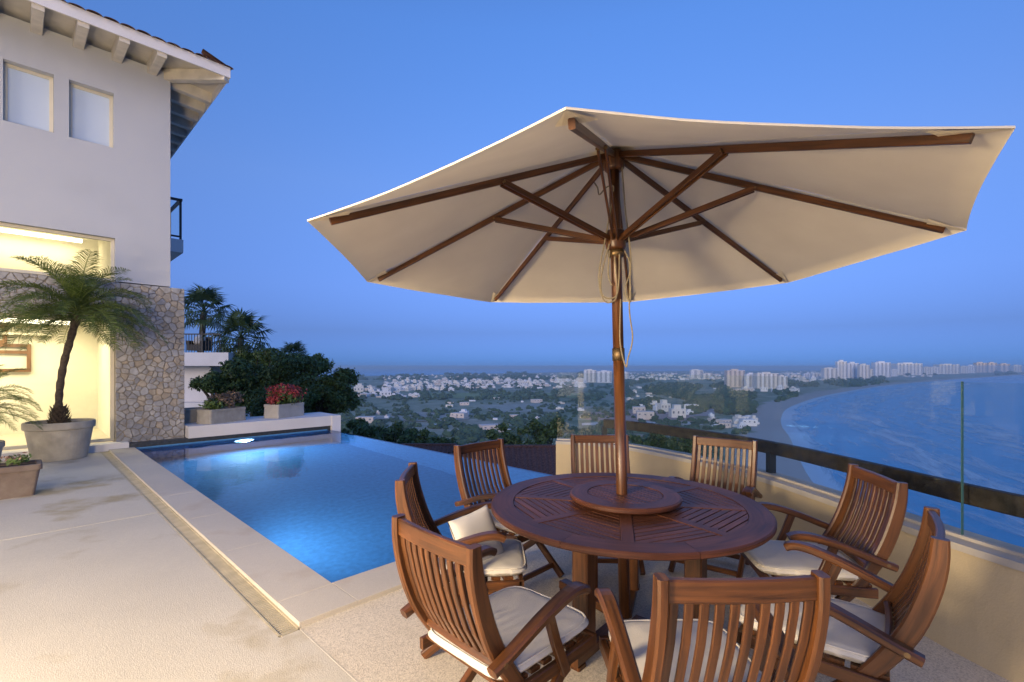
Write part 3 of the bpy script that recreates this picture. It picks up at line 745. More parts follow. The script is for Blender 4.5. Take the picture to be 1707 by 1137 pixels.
def make_chair():
    t = empty('folding_armchair', (0, 0, 0))
    for s in (-1, 1):
        pts = bez([(s*0.232, y, z) for y, z in POST], 21)
        n = len(pts); h = [0.050 + 0.018*math.sin(math.pi*min(1, i/(n-1)*1.3)) for i in range(n)]
        MB().sweep(pts, 0.034, h, (1, 0, 0), 0.22).build('back_post', TEAK, t, False)
        # arm: rises to the front, rounded drooping nose
        pts = bez([(s*0.270, -0.305, 0.530), (s*0.270, -0.22, 0.560), (s*0.272, -0.06, 0.622), (s*0.274, 0.08, 0.662), (s*0.275, 0.155, 0.667), (s*0.275, 0.195, 0.652)], 15)
        m = len(pts)
        a = MB().sweep(pts, [0.046 + 0.016*min(1, i/(m*0.6)) for i in range(m)], 0.036, (1, 0, 0), 0.25).build('arm_rest', TEAK, t)
        MB().tube([(s*0.289, -0.262, 0.546), (s*0.295, -0.262, 0.546)], 0.010, 10).build('bolt', BRASS, a)
        MB().sweep([(s*0.272, -0.02, 0.622), (s*0.270, 0.02, 0.51), (s*0.268, 0.085, 0.36)], 0.026, 0.042, (1, 0, 0), 0.15).build('arm_support', TEAK, t)
        MB().sweep([(s*0.200, 0.235, 0.385), (s*0.200, 0.02, 0.20), (s*0.200, -0.235, 0.010)], 0.028, 0.046, (1, 0, 0), 0.15).build('leg', TEAK, t)
        MB().sweep([(s*0.252, -0.23, 0.385), (s*0.252, 0.10, 0.392), (s*0.252, 0.285, 0.398)], 0.024, 0.050, (1, 0, 0), 0.15).build('seat_rail', TEAK, t)
    # top rail slightly bowed backwards, lower back rail
    pts = [(x, -0.349 - 0.014*(1-(x/0.22)**2), 0.915) for x in np.linspace(-0.217, 0.217, 9)]
    MB().sweep(pts, 0.068, 0.026, (0, 0, 1), 0.2).build('top_rail', TEAK, t)
    pts = [(x, back_y(0.50) - 0.008*(1-(x/0.22)**2), 0.50) for x in np.linspace(-0.217, 0.217, 7)]
    MB().sweep(pts, 0.052, 0.024, (0, 0.45, 0.9), 0.2).build('lower_rail', TEAK, t)
    n = 10
    base = MB().sweep([(0, back_y(z) - 0.004, z) for z in np.linspace(0.895, 0.51, 9)], 0.0265, 0.012, (1, 0, 0), 0.2).mesh('slat', TEAK)
    for k in range(n):
        x = -0.197 + 0.394*k/(n-1); link('slat', base, t, (x, -0.011*(1-(x/0.22)**2), 0))
    sl = MB().sweep([(-0.238, 0, 0.414), (0.238, 0, 0.414)], 0.05, 0.016, (0, 1, 0), 0.15).mesh('seat_slat', TEAK)
    for k in range(7): link('seat_slat', sl, t, (0, -0.19 + 0.068*k, 0.002*k))
    MB().sweep([(-0.264, 0.285, 0.402), (0.264, 0.285, 0.402)], 0.05, 0.024, (0, 0, 1), 0.15).build('front_rail', TEAK, t)
    MB().sweep([(-0.215, 0.21, 0.078), (0.215, 0.21, 0.078)], 0.036, 0.022, (0, 0, 1), 0.15).build('stretcher', TEAK, t)
    MB().sweep([(-0.185, -0.17, 0.062), (0.185, -0.17, 0.062)], 0.036, 0.022, (0, 0, 1), 0.15).build('stretcher', TEAK, t)
    return t
CH = [  # x, y, turn, label of chair, label of its cushion
 (-0.04, 2.00, -45.3, 'teak folding armchair at the lower left, its slatted back turned to the camera', 'white seat cushion on the lower left chair, piped edge and rounded corner towards the table'),
 (-0.25, 2.77, -86.3, 'teak folding armchair seen edge-on beside the pool, with a pillow on its seat', 'white seat cushion under the square pillow on the edge-on chair'),
 (0.00, 3.55, -133.5, 'teak folding armchair left of the parasol pole, its slatted back against the pool water', 'white seat cushion of the chair backed by the pool water, mostly hidden'),
 (0.75, 3.85, -182.4, 'teak folding armchair half hidden behind the parasol pole, back to the parapet end', 'white seat cushion of the chair behind the parasol pole, under the table edge'),
 (1.55, 3.70, 143.2, 'teak folding armchair right of the parasol pole, standing before the dark rail post', 'white seat cushion of the chair before the dark rail post, under the table edge'),
 (1.69, 2.75, 80.2, 'teak folding armchair facing left on the right of the table, backed by the sea', 'wide white seat cushion on the chair right of the table, bluish in the evening light'),
 (1.35, 2.06, 51.6, 'teak folding armchair at the lower right beside the parapet, curved back in profile', 'white seat cushion on the lower right chair beside the parapet'),
 (0.64, 1.72, 2.3, 'teak folding armchair nearest the camera, its back facing us at the bottom', 'white seat cushion seen through the slats of the nearest chair')]
def make_cushion():
    """flat box cushion: plump, with rounded corners and welt seams top and bottom"""
    t = empty('seat_cushion', (0, 0, 0)); b = MB()
    NX, NY = 30, 30
    hx, hy, z0, z1 = 0.245, 0.285, 0.0, 0.058
    def P(i, j, top):
        u, v = -1+2*i/NX, -1+2*j/NY
        # square -> rounded square
        k = 0.10; x, y = u, v
        m = max(abs(u), abs(v))
        if m > 1e-6:
            r4 = (abs(u)**7 + abs(v)**7)**(1/7); x, y = u*m/r4, v*m/r4
        e = max(0, 1 - m**16)**0.5
        puff = (0.045 if top else 0.004) * (1 - 0.55*max(abs(u), abs(v))**2) if False else 0
        z = (0.027 + 0.024*e + 0.012*(1-u*u)*(1-v*v) + 0.003*mnoise.noise((u*3, v*3, 1))) if top else (0.027 - 0.025*e)
        return (x*hx, y*hy, z)
    for i in range(NX):
        for j in range(NY):
            for top in (True, False):
                q = [P(i, j, top), P(i+1, j, top), P(i+1, j+1, top), P(i, j+1, top)]
                b.face(q if top else q[::-1])
    body = b.build('cushion_body', LINEN, t, True)
    for zz, k in ((0.046, 0.962),):
        pts = []
        for a in range(64):
            th = 2*math.pi*a/64; c, s = math.cos(th), math.sin(th); r = 1/(abs(c)**7+abs(s)**7)**(1/7)
            pts.append((c*r*hx*k, s*r*hy*k, zz))
        m = MB().sweep(pts, 0.007, 0.007, (0, 0, 1), 0.3, closed=True); m.build('piping', LINEN, body)
    return t
ch0 = make_chair(); cu0 = make_cushion()
for i, (x, y, a, lab, lab2) in enumerate(CH):
    c = ch0 if i == 0 else copy_tree(ch0); c.location = (x, y, 0); c.rotation_euler = (0, 0, rad(a)); tag(c, lab, 'chair', 'teak folding armchairs round the table')
    q = cu0 if i == 0 else copy_tree(cu0); o = Matrix.Rotation(rad(a), 3, 'Z') @ Vector((R.uniform(-0.006, 0.006), 0.045, 0.421)); q.location = Vector((x, y, 0)) + o
    q.rotation_euler = (rad(1.2)*math.cos(rad(a))*1, rad(1.2)*math.sin(rad(a)), rad(a + R.uniform(-1.5, 1.5))); tag(q, lab2, 'cushion', 'white seat cushions of the chairs')
# loose pillow on the chair by the pool
b = MB(); N = 22
def PP(i, j, s):
    u, v = -1+2*i/N, -1+2*j/N
    e = (max(0, 1-u**4)*max(0, 1-v**4))**0.5
    pin = 1 - 0.05*(1-abs(u)**2)*abs(v)**4
    pin2 = 1 - 0.05*(1-abs(v)**2)*abs(u)**4
    return (u*0.19*pin2, s*(0.004 + 0.055*e), v*0.19*pin + 0.004*mnoise.noise((u*2, v*2, s*3)))
for i in range(N):
    for j in range(N):
        for s in (1, -1):
            q = [PP(i, j, s), PP(i+1, j, s), PP(i+1, j+1, s), PP(i, j+1, s)]
            b.face(q[::-1] if s > 0 else q)
a = rad(CH[1][2]); pos = Vector((CH[1][0], CH[1][1], 0)) + Matrix.Rotation(a, 3, 'Z') @ Vector((0.06, 0.05, 0.575))
pl = b.build('pillow', LINEN, None, True); pl.matrix_world = Matrix.Translation(pos) @ Matrix.Rotation(a - rad(48), 4, 'Z') @ Matrix.Rotation(rad(24), 4, 'X') @ Matrix.Rotation(rad(6), 4, 'Y') @ Matrix.Scale(0.80, 4)
tag(pl, 'square beige pillow standing on the seat of the edge-on chair by the pool', 'pillow')

# ------------------------------------------------------------------ parasol
UB = Vector((0.659, 2.877, 0.0)); UT = Vector((0.618, 2.924, 2.888)); AX = (UT-UB).normalized()
AX = Vector((-0.0194, 0.0222, 1)).normalized()
E1 = (Vector((1, 0, 0)) - AX*AX.x).normalized(); E2 = AX.cross(E1)
PH, UR, DROP = 3.6389, 1.7303, 0.6895
um = empty('parasol', (UB.x, UB.y, 0)); tag(um, 'large cream market parasol with teak pole and ribs over the table', 'parasol')
def up(r, ang, h): return UT + AX*h + (E1*math.cos(ang) + E2*math.sin(ang))*r - Vector((UB.x, UB.y, 0))
def axp(z): return UT + AX*((z-UT.z)/AX.z) - Vector((UB.x, UB.y, 0))
MB().tube([axp(0.06), axp(1.6)], 0.033, 20).build('lower_pole', TEAK, um, True)
MB().tube([axp(1.6), axp(2.86)], 0.032, 20).build('upper_pole', TEAK, um, True)
MB().tube([axp(1.585), axp(1.66)], 0.037, 20).build('ferrule', BRASS, um, True)
MB().tube([axp(2.74), axp(2.755), axp(2.84), axp(2.86)], [0.05, 0.062, 0.062, 0.05], 16).build('top_hub', TEAK, um, True)
MB().tube([axp(2.255), axp(2.27), axp(2.36), axp(2.375)], [0.05, 0.060, 0.060, 0.05], 16).build('runner', TEAK, um, True)
MB().tube([axp(2.215), axp(2.25)], 0.048, 16).build('collar', BRASS, um, True)
MB().tube([axp(2.90), axp(2.96), axp(3.02)], [0.03, 0.045, 0.01], 12).build('finial', TEAK, um, True)
def fab_h(r):      # height of the cloth over a rib, below the apex
    return -DROP*r - 0.0
def fabric_mat():
    m, n, l, b = new_mat('parasol_cloth')
    tc = n.new('ShaderNodeTexCoord'); nz = n.new('ShaderNodeTexNoise'); nz.inputs['Scale'].default_value = 2.5; nz.inputs['Detail'].default_value = 6; l.new(tc.outputs['Object'], nz.inputs['Vector'])
    rp = ramp(n, [(0.3, (0.70, 0.61, 0.47)), (0.7, (0.78, 0.69, 0.54))]); l.new(nz.outputs['Fac'], rp.inputs['Fac']); l.new(rp.outputs['Color'], b.inputs['Base Color'])
    b.inputs['Roughness'].default_value = 0.9; b.inputs['Specular IOR Level'].default_value = 0.2
    n2 = n.new('ShaderNodeTexNoise'); n2.inputs['Scale'].default_value = 260; l.new(tc.outputs['Object'], n2.inputs['Vector'])
    bp = n.new('ShaderNodeBump'); bp.inputs['Strength'].default_value = 0.15; bp.inputs['Distance'].default_value = 0.002; l.new(n2.outputs['Fac'], bp.inputs['Height']); l.new(bp.outputs['Normal'], b.inputs['Normal'])
    tr = n.new('ShaderNodeBsdfTranslucent'); tr.inputs['Color'].default_value = (0.62, 0.56, 0.46, 1)
    mx = n.new('ShaderNodeMixShader'); mx.inputs[0].default_value = 0.16
    l.new(b.outputs[0], mx.inputs[1]); l.new(tr.outputs[0], mx.inputs[2]); l.new(mx.outputs[0], n['Material Output'].inputs['Surface'])
    return m
CLOTH = fabric_mat()
for k in range(8):
    a0 = PH - k*math.pi/4; a1 = a0 - math.pi/4
    b = MB(); NR, NA = 16, 12
    def Q(i, j):
        r = (0.02 + 0.98*i/NR); t = j/NA
        p0 = up(UR*r, a0, fab_h(r)); p1 = up(UR*r, a1, fab_h(r))
        p = p0.lerp(p1, t)
        w = 4*t*(1-t)
        # cloth sags a little between the ribs and its hem is cut slightly inwards
        p = p - AX*(0.014*w*r*(1-0.35*r)) - (E1*math.cos((a0+a1)/2)+E2*math.sin((a0+a1)/2))*(0.022*w*r**3)
        p = p + AX*0.004*mnoise.noise((p.x*3, p.y*3, k))*r
        return p
    for i in range(NR):
        for j in range(NA):
            b.face([Q(i, j), Q(i, j+1), Q(i+1, j+1), Q(i+1, j)], [(j, i), (j+1, i), (j+1, i+1), (j, i+1)])
    # hem
    for j in range(NA):
        d = AX*0.007
        b.face([Q(NR, j), Q(NR, j+1), Q(NR, j+1)-d, Q(NR, j)-d])
    pan = b.build('canopy_panel', CLOTH, um, True)
    # pocket that holds the rib end
    am = a0; q0 = up(UR*0.995, am, fab_h(0.995)-0.010); q1 = up(UR*0.90, am, fab_h(0.90)-0.026)
    sd = (E1*-math.sin(am) + E2*math.cos(am))
    pk = MB(); pk.face([q0-sd*0.004, q0+sd*0.004, q1+sd*0.042, q1-sd*0.042]); 
    for s_ in (-1, 1):
        nb_ = up(UR*0.905, am + s_*math.pi/4, fab_h(0.905)); e0 = up(UR*0.905, am, fab_h(0.905)).lerp(nb_, 0.06) - AX*0.010
        pk.face([q0+sd*0.004*s_, e0, q1+sd*0.042*s_])
    pk.build('rib_pocket', CLOTH, pan)
    # rib and strut
    hr = -0.022
    p0 = up(0.045, am, fab_h(0.045/UR)-0.045); p1 = up(UR*0.945, am, fab_h(0.945)-0.034)
    mid = p0.lerp(p1, 0.5)
    rib = MB().sweep([p0, mid, p1], 0.020, [0.034, 0.036, 0.030], tuple(sd), 0.15).build('rib', TEAK, um)
    s0 = axp(2.315) + (E1*math.cos(am)+E2*math.sin(am))*0.045; tr_ = 0.43; s1 = p0.lerp(p1, tr_/0.945) - AX*0.012
    for q in (-1, 1):
        MB().sweep([s0 + sd*0.012*q, s1 + sd*0.017*q], 0.011, 0.030, tuple(sd), 0.15).build('strut', TEAK, um)
    MB().tube([s1 - sd*0.027, s1 + sd*0.027], 0.006, 8).build('pin', BRASS, rib)
MB().lathe([(0.001, 0.0), (0.16, -0.058), (0.165, -0.050), (0.03, 0.012), (0.001, 0.014)], 16).build('top_cap', CLOTH, um, True).location = tuple(up(0, 0, 0.004))
# cords
def hang(pts, r=0.0045): return MB().tube(bez(pts, 8*(len(pts)-1)), r, 6)
CORD = mat('cord', (0.22, 0.18, 0.12), 0.9, 0.2, 60)
vx, vy = Vector((1, 0, 0)), Vector((0, -1, 0))
def cp(z, dx, dy=0.05): return axp(z) + vx*dx + vy*dy
hang([cp(2.52, -0.03), cp(2.30, -0.075), cp(2.10, -0.115), cp(1.965, -0.10), cp(1.93, -0.06), cp(1.98, -0.012), cp(2.2, -0.02)]).build('cord', CORD, um)
hang([cp(2.28, -0.05), cp(2.10, -0.10), cp(1.98, -0.10), cp(1.955, -0.05), cp(2.0, -0.005), cp(2.22, 0.01)]).build('cord', CORD, um)
hang([cp(2.24, -0.05), cp(2.10, -0.06), cp(2.03, -0.04)]).build('cord', CORD, um)
hang([cp(2.24, 0.04), cp(2.14, 0.075), cp(2.02, 0.04), cp(1.96, 0.05), cp(1.95, 0.07), cp(2.2, 0.065)]).build('cord', CORD, um)
hang([cp(2.80, 0.04, 0.03), cp(2.5, 0.05), cp(2.2, 0.075), cp(1.9, 0.06), cp(1.72, 0.075), cp(1.6, 0.045), cp(1.55, 0.03), cp(1.7, 0.0), cp(1.95, 0.01)]).build('cord', CORD, um)
hang([cp(2.66, -0.125, 0.02), cp(2.62, -0.11, 0.04), cp(2.58, -0.10, 0.04), cp(2.62, -0.06, 0.05), cp(2.63, -0.02, 0.05), cp(2.6, -0.015, 0.04)]).build('cord', CORD, um)

# ------------------------------------------------------------------ plants and pots
PALMLEAF = leaf_mat('palm_leaf', (0.045, 0.085, 0.016), (0.17, 0.22, 0.05), 0.45, 0.3)
FANLEAF  = leaf_mat('fan_palm_leaf', (0.018, 0.042, 0.016), (0.055, 0.095, 0.035), 0.5, 0.2)
DARKLEAF = leaf_mat('dark_leaf', (0.032, 0.068, 0.018), (0.115, 0.175, 0.045), 0.55, 0.2)
MIDLEAF  = leaf_mat('mid_leaf', (0.045, 0.09, 0.022), (0.14, 0.21, 0.055), 0.55, 0.2)
REDLEAF  = leaf_mat('red_flower', (0.26, 0.025, 0.03), (0.50, 0.085, 0.085), 0.6, 0.3)
PINKLEAF = leaf_mat('faded_flower', (0.30, 0.16, 0.12), (0.42, 0.30, 0.22), 0.6, 0.3)
DRYLEAF  = leaf_mat('dry_leaf', (0.10, 0.075, 0.05), (0.22, 0.15, 0.11), 0.7, 0.2)
BARK     = mat('palm_bark', (0.075, 0.055, 0.038), 0.95, 0.4, 25, 0.9, 60)
BARK2    = mat('tree_bark', (0.05, 0.04, 0.03), 0.95, 0.3, 10, 0.6, 30)

def frond_mesh(name, L, e0, bend, nl, lmax, lw, rr, mt):
    """feather leaf: arching midrib with two rows of narrow leaflets (in the x-z plane, growing along +x)"""
    b = MB(); pts = []; ang = e0; x = z = 0.0; N = 18
    for i in range(N+1):
        pts.append(Vector((x, 0, z))); x += L/N*math.cos(ang); z += L/N*math.sin(ang); ang -= bend/N*(0.5+i/N)
    b.tube(pts, [0.010*(1-0.8*i/N) for i in range(N+1)], 5)
    for k in range(nl):
        t = 0.12 + 0.88*k/(nl-1); f = t*N; i = min(N-1, int(f)); p = pts[i].lerp(pts[i+1], f-i); d = (pts[i+1]-pts[i]).normalized()
        up_ = Vector((0, 1, 0)).cross(d) * -1
        ll = lmax*(math.sin(math.pi*min(1, 0.12+0.80*t)))**0.7*rr.uniform(0.85, 1.1)
        for s in (-1, 1):
            dirv = (d*rr.uniform(0.55, 0.8) + Vector((0, s, 0))*rr.uniform(0.7, 0.9) + up_*rr.uniform(0.1, 0.5)).normalized()
            w = d*lw; m1 = p + dirv*ll*0.55; tip = p + dirv*ll - Vector((0, 0, ll*rr.uniform(0.12, 0.4)))
            b.face([p - w*0.4, p + w*0.4, m1 + w*0.6, m1 - w*0.6]); b.face([m1 - w*0.6, m1 + w*0.6, tip])
    return b.mesh(name, mt)
rr = random.Random(3)
FR = [frond_mesh('frond', rr.uniform(1.02, 1.28), rad(e), rad(bd), 48, 0.25, 0.0108, rr, PALMLEAF) for e, bd in ((74, 75), (52, 110), (36, 110), (22, 95), (8, 75), (-8, 50))]
def feather_palm(root, crown, n, sc, rr, top=True):
    for k in range(n):
        c = k/n; q = min(5, int(c*6)); 
        o = link('frond', FR[q], root, crown + Vector((0, 0, 0.10*(1-c))), (rr.uniform(-0.25, 0.25), rr.uniform(-0.12, 0.12), k*2.39996 + rr.uniform(-0.2, 0.2)))
        s = sc*rr.uniform(0.85, 1.12); o.scale = (s, s, s)
def pot(root, r, h):
    b = MB(); b.lathe([(0.0, 0.0), (r*0.74, 0.0), (r*0.76, 0.01), (r*0.93, h*0.80), (r*0.99, h*0.82), (r*1.0, h*0.86), (r*1.0, h*0.97), (r*0.98, h), (r*0.91, h), (r*0.89, h*0.9), (r*0.0, h*0.9)], 48)
    b.build('pot', CONCR, root, False)
    b = MB(); n = 24
    for k in range(n):
        a0, a1 = 2*math.pi*k/n, 2*math.pi*(k+1)/n
        b.face([(0, 0, h*0.955), (r*0.9*math.cos(a0), r*0.9*math.sin(a0), h*0.915), (r*0.9*math.cos(a1), r*0.9*math.sin(a1), h*0.915)])
    b.build('soil', SOIL, root)
pc = Vector((-7.63, 8.10, 0)); pp = empty('potted_palm', pc); tag(pp, 'tall feathery palm with curved trunk in a round concrete pot before the lit door', 'palm')
pot(pp, 0.46, 0.63)
tr = bez([(0.0, 0.0, 0.56), (-0.02, 0, 0.85), (0.0, 0, 1.2), (0.07, 0, 1.62), (0.19, 0, 2.05), (0.29, 0, 2.42)], 30)
n_ = len(tr)
b = MB(); b.tube(tr, [0.118 - 0.066*min(1, i/5) + 0.006*math.sin(i*2.1) + (0.02*max(0, (i-n_+6)/6)) for i in range(n_)], 14); b.build('trunk', BARK, pp, True)
b = MB()
for k in range(90):
    a = k*2.4; zz = 0.57 + 0.28*(k/90); r0 = 0.135 - 0.05*(k/90)
    c, s = math.cos(a), math.sin(a); x0 = -0.01
    b.face([(x0+r0*c - s*0.035, r0*s + c*0.035, zz), (x0+r0*c + s*0.035, r0*s - c*0.035, zz), (x0+(r0+0.045)*c, (r0+0.045)*s, zz+0.075)])
b.build('bark_scales', BARK, pp)
feather_palm(pp, Vector((0.29, 0, 2.40)), 66, 1.02, random.Random(8))
# the second palm, its fronds reaching in from the left
p2 = empty('small_palm', (-7.75, 6.9, 0)); tag(p2, 'low spiky palm reaching in at the left edge above the trough', 'palm')
pot(p2, 0.32, 0.45)
b = MB(); b.tube([(0, 0, 0.4), (0.0, 0, 0.95)], [0.09, 0.07], 10); b.build('trunk', BARK, p2, True)
feather_palm(p2, Vector((0, 0, 0.92)), 40, 0.66, random.Random(18))

def leaf_cloud(name, mt, parent, blobs, n, size, rr, flat=0.0, up=0.3):
    """many small leaf faces spread through uneven lobes"""
    b = MB(); tot = sum(q[3]*q[4] for q in blobs)
    for (cx, cy, cz, rx, rz, ) in blobs:
        m = int(n*rx*rz/tot)
        for _ in range(m):
            while True:
                d = Vector((rr.gauss(0, 1), rr.gauss(0, 1), rr.gauss(0, 1)))
                if d.length > 0.1: break
            d.normalize(); k = rr.random()**0.33
            lump = 0.78 + 0.42*mnoise.noise((d.x*2.2+cx, d.y*2.2+cy, d.z*2.2+cz)) + 0.26*mnoise.noise((d.x*6+cx, d.y*6, d.z*6+cz))
            p = Vector((cx + d.x*rx*k*lump, cy + d.y*rx*k*lump, cz + d.z*rz*k*lump))
            nrm = (d*0.7 + Vector((rr.gauss(0, 0.6), rr.gauss(0, 0.6), rr.gauss(0, 0.6)+up))).normalized()
            a = nrm.orthogonal().normalized(); a.rotate(Matrix.Rotation(rr.uniform(0, 6.28), 3, nrm)); c = nrm.cross(a); s = size*rr.uniform(0.6, 1.3)
            b.face([p - a*s, p + c*s*0.45, p + a*s, p - c*s*0.45], [(0, 0), (1, 0), (1, 1), (0, 1)])
    return b.build(name, mt, parent)

def trough(root, L, Dp, h, mt, taper=0.04, rim=0.02):
    b = MB()
    def rect(l, d): return [(-l/2, -d/2), (l/2, -d/2), (l/2, d/2), (-l/2, d/2)]
    def round_rect(l, d, r, n=5):
        out = []
        for (sx, sy, a0) in ((1, -1, -90), (1, 1, 0), (-1, 1, 90), (-1, -1, 180)):
            for k in range(n+1):
                a = rad(a0 + 90*k/n); out.append((sx*(l/2-r) + r*math.cos(a), sy*(d/2-r) + r*math.sin(a)))
        return out
    levels = [(0.0, -taper, 0.03), (0.015, -taper, 0.035), (h*0.82, -0.005, 0.04), (h*0.83, rim, 0.045), (h*0.985, rim, 0.045), (h, rim-0.008, 0.04), (h, -0.03, 0.03), (h*0.9, -0.035, 0.03)]
    rings = [[(x, y, z) for x, y in round_rect(L+2*o, Dp+2*o, r)] for z, o, r in levels]
    n = len(rings[0])
    for a, c in zip(rings[:-1], rings[1:]):
        for k in range(n): b.face([a[k], a[(k+1) % n], c[(k+1) % n], c[k]])
    b.face(rings[0][::-1])
    b.build('trough', mt, root)
    s = MB(); s.face([(x, y, h*0.91) for x, y in round_rect(L-0.062, Dp-0.062, 0.03)]); s.build('soil', SOIL, root)
q = W(-1.85, 5.05, 0); t1 = empty('flower_trough', q, RZ); tag(t1, 'rounded terracotta trough with small flowers at the left edge of the deck', 'planter')
trough(t1, 1.06, 0.40, 0.38, TERRAC, 0.05, 0.015)
rr = random.Random(21)
leaf_cloud('leaves', MIDLEAF, t1, [(0.35*s, 0.02*s, 0.43, 0.14, 0.07) for s in (-1, -0.4, 0.2, 1)], 420, 0.035, rr)
leaf_cloud('flowers', PINKLEAF, t1, [(0.3, -0.02, 0.46, 0.13, 0.06), (-0.2, 0, 0.46, 0.15, 0.06)], 90, 0.025, rr)
q = W(1.60, 8.62, 0.342); t2 = empty('bench_planter', q, RZ + rad(24)); tag(t2, 'grey concrete trough with a dry brownish shrub on the white bench', 'planter')
trough(t2, 0.88, 0.42, 0.30, CONCR, 0.0, 0.004)
leaf_cloud('shrub', DRYLEAF, t2, [(0.05, 0, 0.48, 0.40, 0.17), (0.25, 0, 0.55, 0.24, 0.13)], 900, 0.04, rr); leaf_cloud('green_leaves', MIDLEAF, t2, [(-0.2, -0.02, 0.40, 0.27, 0.14)], 420, 0.045, rr)
q = W(0.98, 9.05, 0.342); t4 = empty('bench_planter', q, RZ + rad(10)); tag(t4, 'empty grey trough half hidden behind the stone pillar on the bench', 'planter')
trough(t4, 0.8, 0.4, 0.30, CONCR, 0.0, 0.004)
q = W(2.98, 8.78, 0.342); t3 = empty('bench_planter', q, RZ + rad(26)); tag(t3, 'cream trough with a rounded red flowering bush on the white bench', 'planter')
trough(t3, 0.86, 0.44, 0.32, CAPST, 0.0, 0.004)
leaf_cloud('leaves', MIDLEAF, t3, [(0, 0, 0.50, 0.46, 0.26)], 1500, 0.045, rr); leaf_cloud('flowers', REDLEAF, t3, [(0, 0, 0.60, 0.50, 0.22), (-0.38, -0.05, 0.44, 0.16, 0.14), (0.4, 0, 0.46, 0.16, 0.16)], 1500, 0.038, rr)
# little plant on the cabinet in the room
o = house
xq, zq = wb_px(186, 664, U_FAC+2.6); t5 = empty('house_plant', W(xq+0.1, U_FAC+2.55, zq)); tag(t5, 'small green plant on the cabinet in the lit room', 'plant')
MB().lathe([(0, 0), (0.06, 0), (0.08, 0.10), (0.07, 0.10), (0, 0.09)], 16).build('pot', CONCR, t5)
leaf_cloud('leaves', PALMLEAF, t5, [(0, 0, 0.17, 0.22, 0.12)], 160, 0.06, rr)
# ------------------------------------------------------------------ neighbouring house, palms and trees beyond the bench
nb = empty('neighbour_house', (-16.5, 27, -1.5)); tag(nb, 'white modern neighbour house with a railed balcony behind the stone wall', 'house')
o = Vector((-16.5, 27, -1.5))
def nbx(x0, x1, y0, y1, z0, z1): return MB().box(x0-o.x, x1-o.x, y0-o.y, y1-o.y, z0-o.z, z1-o.z)
nbx(-26, -15.5, 24.6, 32, -4, 1.58).build('wall', WHITE, nb)
sl = nbx(-26, -13.95, 23.6, 31, 1.58, 2.24).build('balcony_slab', WHITE, nb)
nbx(-26, -15.2, 23.9, 24.5, -0.55, -0.25).build('ledge', WHITE, nb)
b = nbx(-26, -14.4, 23.68, 23.72, 3.12, 3.18)
b.build('rail', IRON, sl)
bm_ = nbx(-14.43, -14.405, 23.69, 23.715, 2.24, 3.12).mesh('baluster', IRON)
for k in range(20): link('baluster', bm_, sl, (-0.14*k, 0, 0))
nbx(-15.32, -15.25, 23.66, 23.74, 2.24, 3.28).build('post', IRON, sl)
ac = empty('balcony_chair', (-16.0, 24.6, 2.24)); tag(ac, 'dark armchair with a pale cushion on the neighbour balcony', 'chair')
MB().box(-0.4, 0.4, -0.4, 0.4, 0.12, 0.42).build('seat', IRON, ac); MB().box(-0.4, 0.4, 0.3, 0.42, 0.421, 0.85).build('backrest', IRON, ac)
MB().box(-0.42, -0.30, -0.4, 0.29, 0.421, 0.62).build('arm', IRON, ac); MB().box(0.30, 0.42, -0.4, 0.29, 0.421, 0.62).build('arm', IRON, ac)
MB().lathe([(0.0, 0.425), (0.24, 0.43), (0.30, 0.55), (0.24, 0.8), (0, 0.95)], 14).build('cushion', LINEN, ac, True)
nbl = nbx(-15.49, -15.42, 24.58, 24.7, -1, 1.5); nbl.build('corner_pipe', WHITE, nb)

def fan_leaf(rr):
    b = MB(); st = 0.75
    b.tube([(0, 0, 0), (st*0.5, 0, 0.06), (st, 0, 0.0)], [0.018, 0.014, 0.010], 5)
    n = 17
    for k in range(n):
        a = rad(-115 + 230*k/(n-1)); L = 0.62*(1-0.25*abs(a)/2)*rr.uniform(0.9, 1.1); d = Vector((math.cos(a), math.sin(a), 0)); s = Vector((-d.y, d.x, 0))
        p = Vector((st, 0, 0)); m = p + d*L*0.6 + Vector((0, 0, 0.02)); tip = p + d*L - Vector((0, 0, rr.uniform(0.12, 0.3)))
        b.face([p, m + s*0.035, tip, m - s*0.035])
    return b.mesh('fan_leaf', FANLEAF)
rr = random.Random(31)
FL = [fan_leaf(rr) for _ in range(3)]
def fan_palm(px, ytop, Y, sc, label, lean=0.0, zb=-3.0):
    c = at(px, ytop, Y=Y); r = empty('fan_palm', (c.x - lean, c.y, zb)); tag(r, label, 'palm', 'fan palms beside the neighbour house')
    h = c.z - zb
    MB().tube(bez([(0, 0, 0), (lean*0.3, 0, h*0.5), (lean, 0, h)], 12), [0.17*sc - 0.05*sc*i/12 for i in range(13)], 10).build('trunk', BARK2, r, True)
    for k in range(34):
        t = k/34; e = rad(80 - 125*t)
        l = link('fan_leaf', rr.choice(FL), r, (lean, 0, h), (rr.uniform(-0.3, 0.3), -e, k*2.39996)); s = sc*rr.uniform(0.85, 1.15); l.scale = (s, s, s)
fan_palm(340, 520, 27, 1.2, 'tall fan palm rising over the neighbour balcony, highest of the palms', 0.4)
fan_palm(402, 564, 25, 1.2, 'fan palm with a broad dark crown right of the neighbour balcony', 0.25)
fan_palm(489, 594, 30, 0.8, 'small fan palm peeping over the dense dark tree', 0.0)
